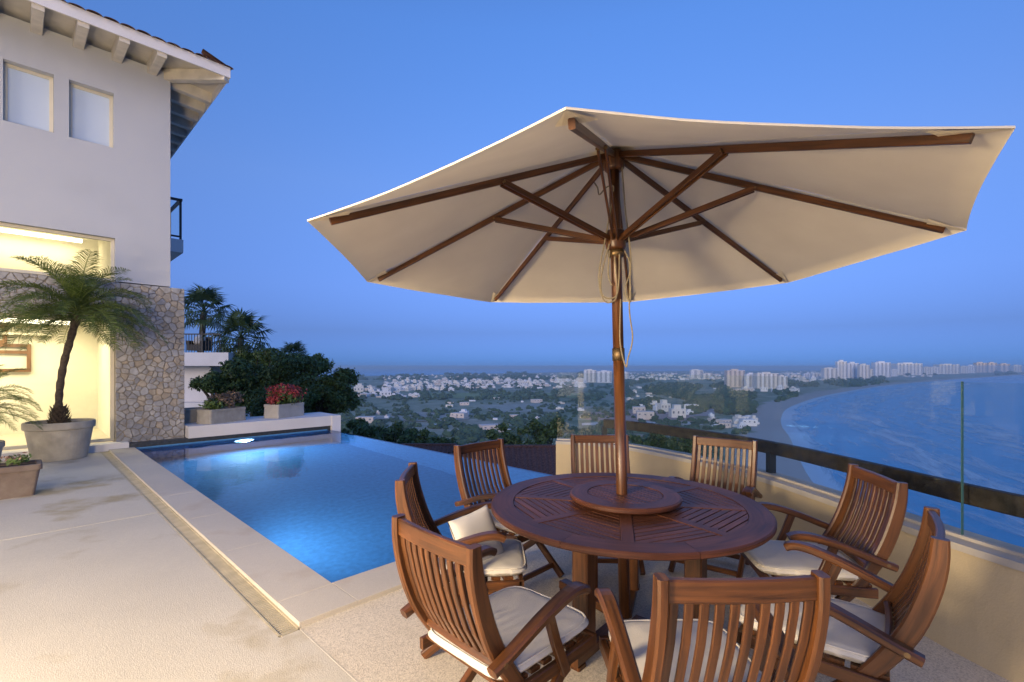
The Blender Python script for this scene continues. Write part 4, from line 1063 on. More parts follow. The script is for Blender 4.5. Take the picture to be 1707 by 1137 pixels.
def tree(name, label, base, blobs, n, size, mt, rr, group=None, trunk=0.22, cat='tree'):
    r = empty(name, base); tag(r, label, cat, group)
    top = max(q[2] for q in blobs) ; b = MB()
    b.tube([(0, 0, 0), (0.1, 0, top*0.4), (0, 0.1, top*0.8)], [trunk, trunk*0.75, trunk*0.4], 8)
    for q in blobs: b.tube([(0.05, 0, top*0.35), (q[0]*0.6, q[1]*0.6, q[2]*0.85), (q[0], q[1], q[2])], [trunk*0.5, trunk*0.3, trunk*0.1], 6)
    b.build('trunk', BARK2, r); leaf_cloud('crown', mt, r, blobs, n, size, rr); return r
def px_tree(px, py, rw, Y, zb, lobes, n, size, mt, rr, label, name='broadleaf_tree', group=None):
    c = at(px, py, Y=Y); r = rw*Y/F; h = c.z - zb
    bl = [(dx*r, dy*r, h + dz*r, k*r, k2*r) for dx, dy, dz, k, k2 in lobes]
    return tree(name, label, (c.x, c.y, zb), bl, n, size, mt, rr, group)
rr = random.Random(41)
LOB = [(0, 0, 0, 0.75, 0.5), (-0.55, 0.1, -0.15, 0.5, 0.4), (0.5, -0.1, -0.1, 0.52, 0.42), (0.15, 0.3, 0.22, 0.5, 0.36), (-0.2, -0.3, 0.15, 0.42, 0.36), (0.75, 0, -0.4, 0.36, 0.3), (-0.8, 0, -0.4, 0.34, 0.3)]
def lobes(rr, n=20):
    out = [(0, 0, -0.05, 0.42, 0.36)]
    while len(out) < n:
        x, y, z = rr.uniform(-0.82, 0.82), rr.uniform(-0.6, 0.6), rr.uniform(-0.5, 0.48)
        if x*x + y*y*1.2 + (z/0.62)**2 > 1.0: continue
        k = rr.uniform(0.22, 0.40); out.append((x, y, z, k, k*rr.uniform(0.6, 0.95)))
    return out
G1 = 'broadleaf trees behind the planter bench'
px_tree(445, 632, 92, 21, -2.5, lobes(rr), 23100, 0.083, DARKLEAF, rr, 'dense dark tree with tufted top behind the red flowers', group=G1)
px_tree(528, 655, 68, 19.5, -2.5, lobes(rr), 17850, 0.076, DARKLEAF, rr, 'dense dark tree spreading right over the end of the bench', group=G1)
px_tree(372, 645, 46, 20, -2.5, lobes(rr), 9450, 0.073, DARKLEAF, rr, 'dark bushy tree against the neighbour house wall', group=G1)
px_tree(480, 690, 66, 18, -2.5, lobes(rr), 11550, 0.066, DARKLEAF, rr, 'low dark shrub filling the gap behind the bench and the flower troughs', group=G1)
px_tree(500, 615, 48, 24, -2.5, lobes(rr), 8820, 0.083, MIDLEAF, rr, 'lighter green tree top under the small fan palm', group=G1)
px_tree(420, 610, 46, 25, -2.5, lobes(rr), 8400, 0.083, MIDLEAF, rr, 'mid green tree top between the two larger fan palms', group=G1)

# ------------------------------------------------------------------ hillside, plain, beach, sea
SEA = -76.0
coast = [(170, -600), (165, -50), (178, 160), (188, 256), (209, 324), (262, 430), (318, 540), (392, 688), (569, 956), (950, 1391), (1705, 2110), (2719, 2914), (4836, 4533), (8200, 7200), (11500, 12300),
         (3787, 8743), (1401, 7650), (-839, 4371), (-1587, 3400), (-3900, 3300), (-6000, 1000), (-6000, -600)]
CP = np.array(smooth_line(coast[:14], 60) + coast[14:], float)
def shore_sd(X, Y):
    """signed distance to the coast, positive on land"""
    d2 = np.full(X.shape, 1e18); ins = np.zeros(X.shape, bool)
    P = CP; Q = np.roll(CP, -1, axis=0)
    for (ax, ay), (bx, by) in zip(P, Q):
        ex, ey = bx-ax, by-ay; L = ex*ex+ey*ey
        if L < 1e-9: continue
        t = np.clip(((X-ax)*ex + (Y-ay)*ey)/L, 0, 1); d2 = np.minimum(d2, (X-ax-t*ex)**2 + (Y-ay-t*ey)**2)
        if by != ay:
            ins ^= ((ay > Y) != (by > Y)) & (X < ex*(Y-ay)/(by-ay) + ax)
    return np.where(ins, 1, -1)*np.sqrt(d2)
def hill(X, Y):
    r = np.hypot(X, Y); a = np.degrees(np.arctan2(X, Y))
    k = np.clip((-a-16)/14, 0, 1); k = k*k*(3-2*k)
    r0 = 8 + 34*k
    z = -2.6 - 0.37*np.maximum(0, r-r0) + 1.2*np.sin(X*0.11+1)*np.sin(Y*0.09)*np.clip((r-20)/30, 0, 1)
    return z
def ground_z(X, Y):
    sd = shore_sd(X, Y); pl = np.clip(SEA + sd*0.03, SEA-12, SEA+1.6) + 0.5*np.sin(X*0.013)*np.sin(Y*0.011)*np.clip(sd/100, 0, 1)
    return np.maximum(hill(X, Y), pl), sd
def gquick(x, y):
    """ground height and coast distance at one place, read from a coarse table"""
    k = min(max(math.log(max(math.hypot(x, y), 7.1)/7.0)/math.log(13000/7.0)*(NR-1), 0), NR-1.001); a = (math.degrees(math.atan2(x, y))+75)/150*(NA-1); a = min(max(a, 0), NA-1.001)
    i, j = int(k), int(a); f, g = k-i, a-j
    def q(T): return (T[i, j]*(1-f)+T[i+1, j]*f)*(1-g) + (T[i, j+1]*(1-f)+T[i+1, j+1]*f)*g
    return [q(Z)], [q(SD)]
NA, NR = 420, 230
aa = np.radians(np.linspace(-75, 75, NA)); rv = 7.0*np.power(13000/7.0, np.linspace(0, 1, NR))
A, RR = np.meshgrid(aa, rv); X = RR*np.sin(A); Y = RR*np.cos(A); Z, SD = ground_z(X, Y)
me = bpy.data.meshes.new('ground')
idx = np.arange(NA*NR).reshape(NR, NA)
quads = np.stack([idx[:-1, :-1], idx[:-1, 1:], idx[1:, 1:], idx[1:, :-1]], -1).reshape(-1, 4)[:, ::-1]
keep = (SD.ravel()[quads] > -350).any(1); quads = quads[keep]
me.from_pydata(np.stack([X.ravel(), Y.ravel(), Z.ravel()], 1).tolist(), [], quads.tolist())
at_ = me.attributes.new('shore', 'FLOAT', 'POINT'); at_.data.foreach_set('value', SD.ravel().astype(np.float32))
me.polygons.foreach_set('use_smooth', [True]*len(me.polygons))
def ground_mat():
    m, n, l, b = new_mat('plain_ground')
    g = n.new('ShaderNodeNewGeometry'); src = g.outputs['Position']
    vo = n.new('ShaderNodeTexVoronoi'); vo.inputs['Scale'].default_value = 0.0065; vo.inputs['Randomness'].default_value = 1.0
    nw = n.new('ShaderNodeTexNoise'); nw.inputs['Scale'].default_value = 0.01; nw.inputs['Detail'].default_value = 4; l.new(src, nw.inputs['Vector'])
    av = n.new('ShaderNodeVectorMath'); av.operation = 'MULTIPLY_ADD'; av.inputs[1].default_value = (90, 90, 0); l.new(nw.outputs['Color'], av.inputs[0]); l.new(src, av.inputs[2]); l.new(av.outputs[0], vo.inputs['Vector'])
    sep = n.new('ShaderNodeSeparateColor'); l.new(vo.outputs['Color'], sep.inputs[0])
    r1 = ramp(n, [(0.0, (0.17, 0.21, 0.11)), (0.3, (0.28, 0.31, 0.19)), (0.5, (0.42, 0.39, 0.28)), (0.68, (0.18, 0.26, 0.11)), (0.85, (0.48, 0.42, 0.32)), (1.0, (0.28, 0.36, 0.15))]); l.new(sep.outputs[0], r1.inputs['Fac'])
    n2 = n.new('ShaderNodeTexNoise'); n2.inputs['Scale'].default_value = 0.035; n2.inputs['Detail'].default_value = 8; n2.inputs['Roughness'].default_value = 0.65; l.new(src, n2.inputs['Vector'])
    r2 = ramp(n, [(0.38, (0.11, 0.15, 0.07)), (0.62, (0.44, 0.44, 0.33))]); l.new(n2.outputs['Fac'], r2.inputs['Fac'])
    mx = n.new('ShaderNodeMix'); mx.data_type = 'RGBA'; mx.inputs['Factor'].default_value = 0.5; l.new(r1.outputs['Color'], mx.inputs['A']); l.new(r2.outputs['Color'], mx.inputs['B'])
    # sand near the water
    sa = n.new('ShaderNodeAttribute'); sa.attribute_name = 'shore'
    ns = n.new('ShaderNodeTexNoise'); ns.inputs['Scale'].default_value = 0.02; ns.inputs['Detail'].default_value = 6; l.new(src, ns.inputs['Vector'])
    ma = n.new('ShaderNodeMath'); ma.operation = 'MULTIPLY_ADD'; ma.inputs[1].default_value = -90; l.new(ns.outputs['Fac'], ma.inputs[0]); l.new(sa.outputs['Fac'], ma.inputs[2])
    mr = n.new('ShaderNodeMapRange'); mr.inputs['From Min'].default_value = 20; mr.inputs['From Max'].default_value = 8; l.new(ma.outputs[0], mr.inputs['Value'])
    m3 = n.new('ShaderNodeMix'); m3.data_type = 'RGBA'; l.new(mr.outputs[0], m3.inputs['Factor']); l.new(mx.outputs['Result'], m3.inputs['A']); m3.inputs['B'].default_value = (0.46, 0.42, 0.37, 1)
    l.new(m3.outputs['Result'], b.inputs['Base Color']); b.inputs['Roughness'].default_value = 0.95; b.inputs['Specular IOR Level'].default_value = 0.1
    return m
me.materials.append(ground_mat())
tag(link('ground', me), kind='structure')
def sea_mat():
    m, n, l, b = new_mat('sea_water')
    g = n.new('ShaderNodeNewGeometry'); src = g.outputs['Position']
    mp = n.new('ShaderNodeMapping'); mp.inputs['Scale'].default_value = (0.035, 0.13, 0.05); mp.inputs['Rotation'].default_value = (0, 0, 0.35); l.new(src, mp.inputs['Vector'])
    nz = n.new('ShaderNodeTexNoise'); nz.inputs['Scale'].default_value = 1; nz.inputs['Detail'].default_value = 6; l.new(mp.outputs[0], nz.inputs['Vector'])
    rp = ramp(n, [(0.3, (0.003, 0.23, 0.43)), (0.7, (0.006, 0.28, 0.50))]); l.new(nz.outputs['Fac'], rp.inputs['Fac']); l.new(rp.outputs['Color'], b.inputs['Base Color'])
    b.inputs['Roughness'].default_value = 0.25; b.inputs['IOR'].default_value = 1.22
    bp = n.new('ShaderNodeBump'); bp.inputs['Strength'].default_value = 0.35; bp.inputs['Distance'].default_value = 1.2; l.new(nz.outputs['Fac'], bp.inputs['Height']); l.new(bp.outputs['Normal'], b.inputs['Normal'])
    return m
b = MB(); RS = 45000; n = 96
for k in range(n):
    a0, a1 = 2*math.pi*k/n, 2*math.pi*(k+1)/n
    b.face([(0, 0, SEA), (RS*math.cos(a0), RS*math.sin(a0), SEA), (RS*math.cos(a1), RS*math.sin(a1), SEA)])
tag(b.build('sea', sea_mat()), kind='structure')
# breaking waves along the beach
def surf_mat():
    m, n, l, b = new_mat('surf_foam')
    at1 = n.new('ShaderNodeAttribute'); at1.attribute_name = 'surf'
    sx = n.new('ShaderNodeSeparateXYZ'); l.new(at1.outputs['Vector'], sx.inputs[0])
    cb = n.new('ShaderNodeMapping'); cb.inputs['Scale'].default_value = (0.011, 0.06, 1); l.new(at1.outputs['Vector'], cb.inputs['Vector'])
    nz = n.new('ShaderNodeTexNoise'); nz.inputs['Scale'].default_value = 1; nz.inputs['Detail'].default_value = 9; nz.inputs['Roughness'].default_value = 0.62; nz.inputs['Distortion'].default_value = 0.8; l.new(cb.outputs[0], nz.inputs['Vector'])
    env = ramp(n, [(0.0, (0.75,)*3), (0.03, (0.5,)*3), (0.12, (0.30,)*3), (0.27, (0.52,)*3), (0.42, (0.36,)*3), (0.58, (0.50,)*3), (0.8, (0.28,)*3), (1.0, (0.0,)*3)])
    dv = n.new('ShaderNodeMath'); dv.operation = 'DIVIDE'; dv.inputs[1].default_value = 340.0; l.new(sx.outputs['Y'], dv.inputs[0]); l.new(dv.outputs[0], env.inputs['Fac'])
    ad = n.new('ShaderNodeMath'); ad.operation = 'ADD'; l.new(nz.outputs['Fac'], ad.inputs[0]); l.new(env.outputs['Color'], ad.inputs[1])
    mr = n.new('ShaderNodeMapRange'); mr.inputs['From Min'].default_value = 0.87; mr.inputs['From Max'].default_value = 1.10; mr.inputs['To Max'].default_value = 0.75; l.new(ad.outputs[0], mr.inputs['Value'])
    tr = n.new('ShaderNodeBsdfTransparent'); b.inputs['Base Color'].default_value = (0.62, 0.78, 0.88, 1); b.inputs['Roughness'].default_value = 0.8
    mx = n.new('ShaderNodeMixShader'); l.new(mr.outputs[0], mx.inputs[0]); l.new(tr.outputs[0], mx.inputs[1]); l.new(b.outputs[0], mx.inputs[2]); l.new(mx.outputs[0], n['Material Output'].inputs['Surface'])
    return m
sl_ = [p for p in CP[:-8].tolist() if 100 < p[1] < 6500]
fine = smooth_line(sl_, 25); nn = len(fine); ds = [-6, 0, 6, 15, 30, 50, 75, 105, 140, 180, 220, 265, 310, 345]
vs, ss = [], []; Lg = 0
for i, p in enumerate(fine):
    a_, c_ = Vector(fine[max(0, i-3)]), Vector(fine[min(nn-1, i+3)]); t = (c_-a_).normalized()
    if i: Lg += (Vector(p)-Vector(fine[i-1])).length
    for d in ds: vs.append((p[0]+t.y*d, p[1]-t.x*d, SEA+0.25)); ss.append((Lg, max(d, 0), 0))
nd = len(ds); fs = [(i*nd+k, (i+1)*nd+k, (i+1)*nd+k+1, i*nd+k+1) for i in range(nn-1) for k in range(nd-1)]
me = bpy.data.meshes.new('surf'); me.from_pydata(vs, [], fs); q = me.attributes.new('surf', 'FLOAT_VECTOR', 'POINT'); q.data.foreach_set('vector', np.array(ss, np.float32).ravel()); me.materials.append(surf_mat())
tag(link('surf', me), 'white surf rolling on to the curved beach', 'surf', kind='stuff')

# open lots, roads and fields that show between the woods
def patch(name, pts, c, lift, var=0.2):
    P = [at(px, py, SEA+1.6) for px, py in pts]
    b = MB(); b.face([(p.x, p.y, SEA+2.15+lift) for p in P][::-1]); o = b.build(name, mat(name+'_ground', c, 0.95, var, 0.06, coords='Object'))
    if o.data.polygons[0].normal.z < 0: o.data.flip_normals()
    tag(o, kind='structure')
patch('bare_lot', [(985, 688), (1060, 684), (1150, 690), (1168, 703), (1060, 706), (975, 700)], (0.42, 0.30, 0.25), 0.0)
patch('white_road', [(970, 706), (1060, 702.5), (1150, 704), (1175, 709), (1150, 709), (1060, 706), (970, 710)], (0.62, 0.60, 0.55), 0.12, 0.08)
patch('lawn', [(1000, 712), (1080, 707), (1130, 710), (1150, 716), (1100, 724), (1000, 720)], (0.20, 0.26, 0.11), 0.06)
patch('sand_lot', [(970, 724), (1080, 726), (1160, 730), (1160, 744), (1060, 742), (960, 738)], (0.42, 0.34, 0.26), 0.03)
patch('pond', [(1040, 748), (1090, 745), (1150, 748), (1165, 756), (1120, 768), (1050, 764)], (0.34, 0.42, 0.40), 0.09, 0.05)
patch('avenue', [(1150, 694), (1192, 694), (1190, 680), (1192, 662), (1182, 662), (1170, 676)], (0.36, 0.33, 0.32), 0.15, 0.1)
patch('green_field', [(695, 656), (850, 655), (1010, 656), (1010, 664), (850, 663), (690, 664)], (0.22, 0.27, 0.09), 0.2)
patch('pale_field', [(640, 690), (720, 686), (790, 690), (780, 700), (690, 703), (620, 698)], (0.36, 0.35, 0.28), 0.1)
patch('grey_field', [(800, 676), (930, 672), (1000, 678), (960, 686), (820, 688)], (0.33, 0.34, 0.26), 0.1)

# ------------------------------------------------------------------ town and hotels on the plain
BW = [mat('town_white_%d' % k, c, 0.8, 0.06, 0.2) for k, c in enumerate(((0.86, 0.84, 0.80), (0.80, 0.75, 0.66), (0.72, 0.62, 0.53), (0.82, 0.82, 0.83)))]
DARKW = mat('far_window', (0.10, 0.12, 0.15), 0.3, 0.2, 0.5)
def hotel(px0, px1, ytop, ybase, Y, label, bays=5, mt=0, pent=True, turn=0.0):
    zb = SEA + 1.6; w = (px1-px0)/F*Y; zt = CAMH-(ytop-HY)/F*Y; h = zt-zb; x = ((px0+px1)/2-CX)/F*Y; dp = max(16, w*0.35)
    r = empty('hotel', (x, Y+dp/2, zb), turn); tag(r, label, 'hotel', 'tall hotels along the bay')
    MB().box(-w/2, w/2, -dp/2, dp/2, -2, h*0.95).build('wall', BW[mt], r)
    bw = w/bays; hts = [R.choice((0.90, 0.96, 1.0, 0.93)) for _ in range(bays)]
    nf = max(6, int(h/4.2))
    for k in range(bays):
        x0 = -w/2 + k*bw
        m = MB().box(x0+bw*0.06, x0+bw*0.50, -dp/2-2.5, -dp/2-0.01, 0, h*hts[k]); m.build('bay', BW[(mt + k) % 2 if mt < 2 else mt], r)
        g = MB()
        for f in range(1, nf):
            z = h*0.93*f/nf; g.box(x0+bw*0.53, x0+bw*0.97, -dp/2-0.25, -dp/2-0.011, z, z+h*0.93/nf*0.55)
        g.build('window_strip', DARKW, r)
    if pent: MB().box(-w*0.22, w*0.16, -dp*0.3, dp*0.3, h*0.951, h*1.03).build('penthouse', BW[mt], r)
hotel(974, 994, 616, 641, 2300, 'white hotel tower left of the parasol pole, the left of the pair', 3, 0)
hotel(996, 1020, 618, 642, 2250, 'white hotel block close left of the parasol pole, the right of the pair', 3, 3)
hotel(1036, 1049, 620, 633, 2800, 'narrow pale block just right of the parasol pole', 2, 0)
hotel(1152, 1172, 616, 632, 3000, 'small pale tower left of the wide cream hotel, beyond the woods', 2, 0)
hotel(1172, 1188, 622, 633, 2900, 'low pale block beside the small tower beyond the woods', 2, 1)
hotel(1212, 1242, 616, 645, 1750, 'cream hotel tower, tallest end of the wide group above the beach woods', 4, 2)
hotel(1244, 1262, 622, 647, 1690, 'greyish middle block of the wide hotel group above the beach woods', 2, 3)
hotel(1262, 1298, 621, 648, 1650, 'wide cream block in the hotel group above the beach woods', 5, 1)
hotel(1298, 1313, 626, 646, 1640, 'low right end block of the wide hotel group', 2, 1)
hotel(1374, 1396, 613, 632, 2700, 'stepped cream block left of the tallest white tower', 3, 1)
hotel(1396, 1412, 601, 630, 2750, 'tallest white hotel tower on the bay', 3, 0)
hotel(1413, 1432, 604, 630, 2780, 'white tower just right of the tallest one on the bay', 3, 3)
hotel(1433, 1450, 607, 632, 2700, 'cream tower at the right end of the tall cluster', 3, 1)
hotel(1459, 1485, 603, 627, 3400, 'grey white square hotel standing alone right of the tall cluster', 4, 3)
hotel(1496, 1538, 605, 623, 4200, 'long white hotel with vertical bays right of the square one', 7, 0)
hotel(1566, 1600, 607, 618, 4900, 'low cream hotel row near the right of the bay', 6, 1)
hotel(1628, 1645, 604, 614, 6000, 'pinkish far tower towards the right end of the bay', 3, 2)
hotel(1648, 1662, 604, 614, 6100, 'pinkish far tower second from the right end of the bay', 2, 2)
hotel(1668, 1684, 606, 613, 6300, 'faint far block at the right end of the bay', 2, 2)

for (a0, a1, yt, yb_, Yd, lab) in ((1318, 1336, 622, 634, 2900, 'low cream block right of the wide hotel group, among trees'), (1340, 1352, 618, 631, 3100, 'pale mid-height block midway between the two hotel groups'), (1354, 1372, 616, 632, 2900, 'pale stepped block next left of the tall cluster'),
        (1440, 1456, 612, 628, 3000, 'short block filling the gap after the tall cluster'), (1486, 1496, 611, 624, 3700, 'small block between the square hotel and the long one'), (1540, 1552, 609, 620, 4600, 'small pale block just right of the long white hotel'), (1552, 1566, 607, 619, 4700, 'pale block left of the low cream hotel row'),
        (1602, 1614, 608, 617, 5300, 'small far block right of the low cream row'), (1614, 1626, 606, 616, 5500, 'small far block left of the pinkish towers'), (1690, 1703, 607, 613, 6400, 'last tiny block at the right edge of the bay')):
    hotel(a0, a1, yt + R.choice((3, 4.5, 5.5))*min(1, (yb_-yt)/12), yb_, Yd, lab, 3, R.choice((0, 1, 3)), True)

def house_mesh(k):
    rr = random.Random(k); b = MB(); w, d, h = rr.uniform(0.8, 1.3), rr.uniform(0.5, 0.9), rr.uniform(0.35, 0.7)
    b.box(-w/2, w/2, -d/2, d/2, -0.3, h)
    if k % 2: b.box(-w*0.3, w*0.2, -d*0.35, d*0.3, h+0.001, h*1.45)
    else: b.box(-w*0.5, 0, -d*0.5-0.12, -d*0.5-0.001, -0.3, h*0.6)
    me = b.mesh('town_house', BW[k % 4]); me.materials.append(DARKW)
    g = MB()
    for q in range(3):
        x = -w/2 + w*(q+0.3)/3; g.box(x, x+w*0.10, -d/2-0.02, -d/2-0.0005, h*0.5, h*0.75)
    return me, g.mesh('window', DARKW)
HM = [house_mesh(k) for k in range(8)]
rr = random.Random(77)
ZN = [  # x0 x1 y0 y1 count size group label
 (592, 660, 648, 663, 26, 19, 'pale housing estate beyond the dark tree', 'pale row house in the estate right of the dark tree'),
 (640, 790, 632, 652, 60, 18, 'white town across the plain', 'small white house in the town across the plain'),
 (780, 975, 630, 646, 70, 18, 'white town left of the parasol pole', 'small white house of the town strip left of the parasol pole'),
 (1045, 1215, 624, 634, 44, 18, 'white houses beyond the woods', 'small white house beyond the woods between pole and hotels'),
 (1300, 1400, 622, 637, 34, 22, 'houses among trees behind the beach', 'small pale house among trees behind the beach'),
 (1540, 1700, 612, 619, 40, 34, 'far waterfront houses', 'tiny pale building on the far waterfront'),
 (1045, 1170, 676, 700, 9, 16, 'lots on the near plain', 'low pale building on the bare lots of the near plain'),
 (1180, 1270, 700, 716, 9, 12, 'beach houses', 'little white beach house beside the sand'),
 (1230, 1330, 648, 656, 10, 18, 'low pavilions before the hotel group', 'low white pavilion at the foot of the cream hotel group'),
 (600, 900, 668, 720, 8, 15, 'scattered farm buildings', 'lone pale building among the fields')]
for (x0, x1, y0, y1, cnt, size, grp, lab) in ZN:
    for k in range(cnt):
        px, py = rr.uniform(x0, x1), rr.uniform(y0, y1); p = at(px, py, SEA+1.6)
        if p.y > 7500: p = Vector((p.x*7500/p.y, 7500*rr.uniform(0.8, 1), SEA+1.6))
        gz, sd = gquick(p.x, p.y)
        if sd[0] < 25 or gz[0] > SEA + 4: continue
        me, wme = rr.choice(HM); s = size*rr.uniform(0.7, 1.3)
        o = link('town_house', me, None, (p.x, p.y, gz[0]), (0, 0, rr.uniform(-0.6, 0.6)), (s, s, s*rr.uniform(0.8, 1.3))); tag(o, lab, 'house', grp)
        if p.y < 2600: link('window', wme, o)

# the rest of the town, too small and too many to count: one mass
b = MB()
for (x0, x1, y0, y1, cnt) in ((590, 700, 642, 663, 90), (640, 975, 627, 648, 330), (1045, 1215, 620, 634, 150), (1300, 1400, 616, 638, 150), (1400, 1560, 617, 629, 150), (1450, 1700, 611.5, 621, 260), (700, 1000, 618, 628, 120), (1190, 1330, 646, 655, 30), (1040, 1180, 640, 668, 22), (1180, 1275, 694, 716, 16), (600, 1000, 664, 725, 26)):
    for _ in range(cnt):
        p = at(rr.uniform(x0, x1), rr.uniform(y0, y1), SEA+1.6)
        if p.y > 7800: p = Vector((p.x*7800/p.y, 7800, SEA+1.6))
        gz, sd = gquick(p.x, p.y)
        if sd[0] < 30 or gz[0] > SEA+4: continue
        k = (0.4 + min(1.0, p.y/2500)*0.6); w, d, h = rr.uniform(8, 24)*k, rr.uniform(8, 14)*k, rr.uniform(3, 7.5)*k; z = float(gz[0])
        b.box(p.x-w/2, p.x+w/2, p.y-d/2, p.y+d/2, z-2, z+h)
        if rr.random() < 0.5: b.box(p.x-w*0.3, p.x+w*0.1, p.y-d*0.3, p.y+d*0.4, z+h, z+h*1.5)
o = b.build('town', BW[0]); o.data.materials.append(BW[1]); o.data.materials.append(BW[2]); o.data.materials.append(BW[3])
nf = len(o.data.polygons); o.data.polygons.foreach_set('material_index', [(i//6*7919) % 4 for i in range(nf)])
tag(o, 'pale spread of small town buildings over the coastal plain', 'town', kind='stuff')

# ------------------------------------------------------------------ woods of the plain (one mass)
ico = []
t = (1+5**0.5)/2
iv = [Vector(v).normalized() for v in ((-1,t,0),(1,t,0),(-1,-t,0),(1,-t,0),(0,-1,t),(0,1,t),(0,-1,-t),(0,1,-t),(t,0,-1),(t,0,1),(-t,0,-1),(-t,0,1))]
if_ = [(0,11,5),(0,5,1),(0,1,7),(0,7,10),(0,10,11),(1,5,9),(5,11,4),(11,10,2),(10,7,6),(7,1,8),(3,9,4),(3,4,2),(3,2,6),(3,6,8),(3,8,9),(4,9,5),(2,4,11),(6,2,10),(8,6,7),(9,8,1)]
sv, sf = list(iv), []
mid = {}
def mp_(a, c):
    k = (min(a, c), max(a, c))
    if k not in mid: mid[k] = len(sv); sv.append(((sv[a]+sv[c])/2).normalized())
    return mid[k]
for a, c, d in if_:
    x, y, z = mp_(a, c), mp_(c, d), mp_(d, a); sf += [(a, x, z), (c, y, x), (d, z, y), (x, y, z)]
SV = np.array([tuple(v) for v in sv]); SF = np.array(sf)
nrng = np.random.default_rng(5)
def woods(name, zones, mt, label, szr):
    zones = [(a, c_, d_, e_, int(n_*1.7), z_*0.78) for a, c_, d_, e_, n_, z_ in zones]
    V, Fc = [], []; off = 0
    for (x0, x1, y0, y1, cnt, sz) in zones:
        px = nrng.uniform(x0, x1, cnt); py = y0 + (y1-y0)*nrng.random(cnt)**0.8
        # clumps
        keep = np.array([mnoise.noise((a*0.02, c*0.07, 3.0)) > -0.12 for a, c in zip(px, py)])
        px, py = px[keep], py[keep]
        Yw = F*(CAMH-SEA-1.6)/(py-HY); Xw = (px-CX)/F*Yw; gz, sd = ground_z(Xw, Yw)
        ok = (sd > 45) & (gz < SEA+6) & (Yw < 9000)
        for x, y, z in zip(Xw[ok], Yw[ok], gz[ok]):
            s = sz*nrng.uniform(0.6, 1.4)*(1+max(0, y-1500)/2500); n = nrng.normal(1, 0.27, (len(SV), 1))
            V.append(SV*n*np.array([s, s, s*0.75]) + np.array([x, y, z+s*0.45])); Fc.append(SF+off); off += len(SV)
    me = bpy.data.meshes.new(name); me.from_pydata(np.concatenate(V).tolist(), [], np.concatenate(Fc).tolist()); me.materials.append(mt)
    tag(link(name, me), label, 'woodland', kind='stuff')
WOODM = mat('far_wood', (0.055, 0.098, 0.048), 0.9, 0.4, 0.06, 0.0)
woods('woodland', [(1040, 1215, 634, 668, 900, 8), (1150, 1330, 650, 692, 700, 7), (1050, 1180, 660, 682, 300, 6), (560, 1050, 640, 668, 500, 7), (560, 1050, 664, 735, 800, 4.5), (1040, 1260, 685, 725, 90, 5), (590, 1000, 622, 634, 300, 9), (1290, 1480, 626, 645, 300, 8), (1400, 1700, 613, 626, 150, 9), (600, 1050, 700, 790, 260, 4.5), (1050, 1200, 725, 800, 120, 4.5)],
      WOODM, 'dark scattered woods and scrub covering the coastal plain', 1)

# ------------------------------------------------------------------ houses and trees on the slope just below the pool
def slope_house(px, py, Y, w, d, label):
    c = at(px, py, Y=Y); gz = float(hill(np.array([c.x]), np.array([c.y]))[0]); r = empty('hillside_house', (c.x, c.y, min(gz, c.z-3.5)-0.5)); tag(r, label, 'house', 'tile roofed houses below the pool')
    h = c.z - r.location.z; rh = 1.9
    MB().box(-w/2+0.7, w/2-0.7, -d/2+0.7, d/2-0.7, 0, h-rh+0.1).build('wall', STUCCO, r)
    for (nm, cor) in (('roof', None),):
        b = MB(); n = int(w/0.32); ry = w/2-d/2 if w > d else 0
        # corrugated rows of tiles on the two long slopes, plain hips
        for s in (-1, 1):
            for k in range(n):
                x0 = -w/2 + w*k/n; xm = x0 + w/n/2; x1 = x0 + w/n
                def P(x, f, dz): # f 0 eave .. 1 ridge
                    lim = (w/2-abs(x))/(d/2); f = min(f, max(0, lim))
                    return (x, s*d/2*(1-f), h-rh+rh*f+dz)
                for (xa, xb, za, zb_) in ((x0, xm, 0, 0.09), (xm, x1, 0.09, 0)):
                    q = [P(xa, 0, za), P(xb, 0, zb_), P(xb, 1, zb_), P(xa, 1, za)]; b.face(q if s < 0 else q[::-1])
        for s in (-1, 1):
            x = s*w/2; q = [(x, -d/2, h-rh), (x, d/2, h-rh), (s*(w/2-d/2), 0, h)]; b.face(q if s > 0 else q[::-1])
        rf = b.build('roof', TILE, r); MB().box(-w/2+d/2-0.2, w/2-d/2+0.2, -0.14, 0.14, h-0.02, h+0.12).build('ridge', TILE, rf)
slope_house(868, 745, 30, 15, 9, 'brown tiled roof below the pool edge beside the parapet end')
slope_house(715, 742, 38, 12, 8, 'brown tiled roof below the middle of the pool edge')
slope_house(640, 752, 46, 9, 7, 'small dark tiled roof below the pool edge among trees')
rr = random.Random(52)
G2 = 'trees on the slope below the pool'
for (px, py, rw, Y, n, lab) in ((600, 722, 34, 44, 1500, 'dark round tree just right of the white bench end, on the slope below'), (650, 728, 40, 52, 1700, 'broad dark tree on the slope below the pool, left of the watery edge middle'),
        (700, 735, 30, 60, 1300, 'dark tree on the slope beside the tiled roof'), (745, 738, 26, 66, 1100, 'small dark tree behind the tiled roof below the pool'), (905, 722, 40, 90, 1500, 'dark tree clump beyond the brown roof'),
        (845, 728, 34, 95, 1300, 'dark tree behind the chair by the pool, down the slope'), (1085, 738, 34, 110, 1400, 'bushy tree on the slope seen through the glass screen'), (1130, 745, 30, 105, 1200, 'bushy tree on the slope left of the rail post, behind the chair')):
    c = at(px, py, Y=Y); gz = float(hill(np.array([c.x]), np.array([c.y]))[0])
    px_tree(px, py, rw, Y, min(gz, c.z-3), lobes(rr, 16), int(n*1.8), 0.0085*Y**0.85, DARKLEAF, rr, lab, 'slope_tree', G2)

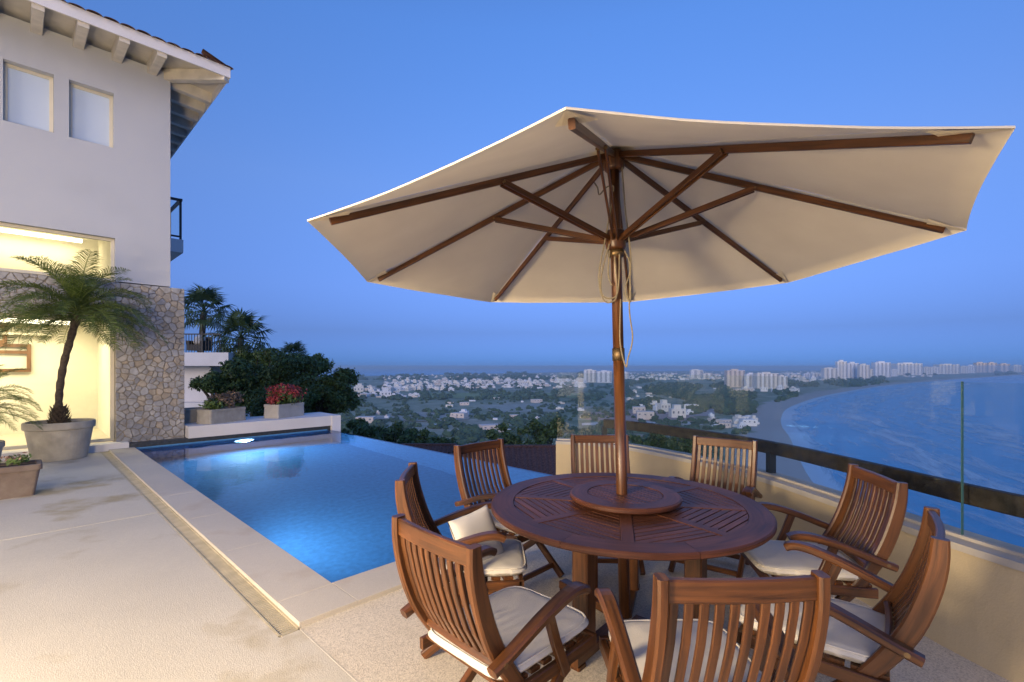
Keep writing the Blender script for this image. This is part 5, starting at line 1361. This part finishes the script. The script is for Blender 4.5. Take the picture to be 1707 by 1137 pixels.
# ------------------------------------------------------------------ lanterns of the villa behind the camera (the warm light on the terrace)
LAMPG = emit_mat('lantern_glass', (1.0, 0.75, 0.42), 4.0)
def lantern_pillar(x, y, z, watt, cone, label):
    r = empty('lantern_pillar', (x, y, 0)); tag(r, label, 'lantern', 'lantern pillars of the villa')
    MB().box(-0.18, 0.18, -0.18, 0.18, 0, 3.0).build('pillar', WHITE, r)
    d = Vector((-x, 2.5-y, 0)).normalized(); c = d*0.42 if cone else d*0.55
    MB().lathe([(0, z-0.14), (0.08, z-0.14), (0.10, z+0.12), (0, z+0.12)] if cone else [(0.30*math.sin(math.pi*q/12), z-0.30*math.cos(math.pi*q/12)) for q in range(13)], 16, (c.x, c.y)).build('lamp_glass', LAMPG, r, True)
    MB().lathe(([(0.17, z-0.16), (0.15, z+0.10), (0.05, z+0.20), (0, z+0.2)] if cone else [(0.10, z+0.295), (0.10, z+0.32), (0.03, z+0.36), (0, z+0.36)]), 12, (c.x, c.y)).build('lamp_cap', IRON, r)
    MB().tube([(d.x*0.18, d.y*0.18, z+(0.18 if cone else 0.34)), (c.x, c.y, z+(0.19 if cone else 0.35))], 0.012, 6).build('bracket', IRON, r)
    L = bpy.data.lights.new('lantern_light', 'SPOT' if cone else 'POINT'); L.energy = watt; L.color = WARM; L.shadow_soft_size = 0.12 if cone else 0.42
    if cone: L.spot_size = rad(cone); L.spot_blend = 0.35
    link('lantern_light', L, r, (c.x, c.y, z-0.16) if cone else (c.x + d.x*0.75, c.y + d.y*0.75, z))
lantern_pillar(-8.4, 1.6, 2.7, 125, 162, 'white pillar with a warm lantern on the villa side, farthest left of three')
lantern_pillar(-6.0, -0.4, 2.7, 125, 162, 'white pillar with a warm lantern on the villa side, middle of three')
lantern_pillar(-3.4, -1.3, 1.85, 470, 0, 'white pillar with a warm globe lamp on the villa side, nearest to the table')
lantern_pillar(-5.4, -2.6, 1.85, 470, 0, 'white pillar with a warm globe lamp on the villa side, behind the nearest one')

# ------------------------------------------------------------------ evening haze over the coast
hz = MB().box(-46000, 46000, -46000, 46000, -91.0, 9.6)
hm = bpy.data.materials.new('haze'); hm.use_nodes = True; hn = hm.node_tree.nodes; hn.remove(hn['Principled BSDF'])
pv = hn.new('ShaderNodeVolumePrincipled'); pv.inputs['Color'].default_value = (0.62, 0.84, 1.0, 1); pv.inputs['Density'].default_value = 0.00015; pv.inputs['Anisotropy'].default_value = 0.0; pv.inputs['Density Attribute'].default_value = ''; pv.inputs['Temperature Attribute'].default_value = ''; pv.inputs['Color Attribute'].default_value = ''; hm.cycles.homogeneous_volume = True
hm.node_tree.links.new(pv.outputs[0], hn['Material Output'].inputs['Volume'])
tag(hz.build('haze', hm), 'pale blue evening haze over the coast', 'haze', kind='stuff')
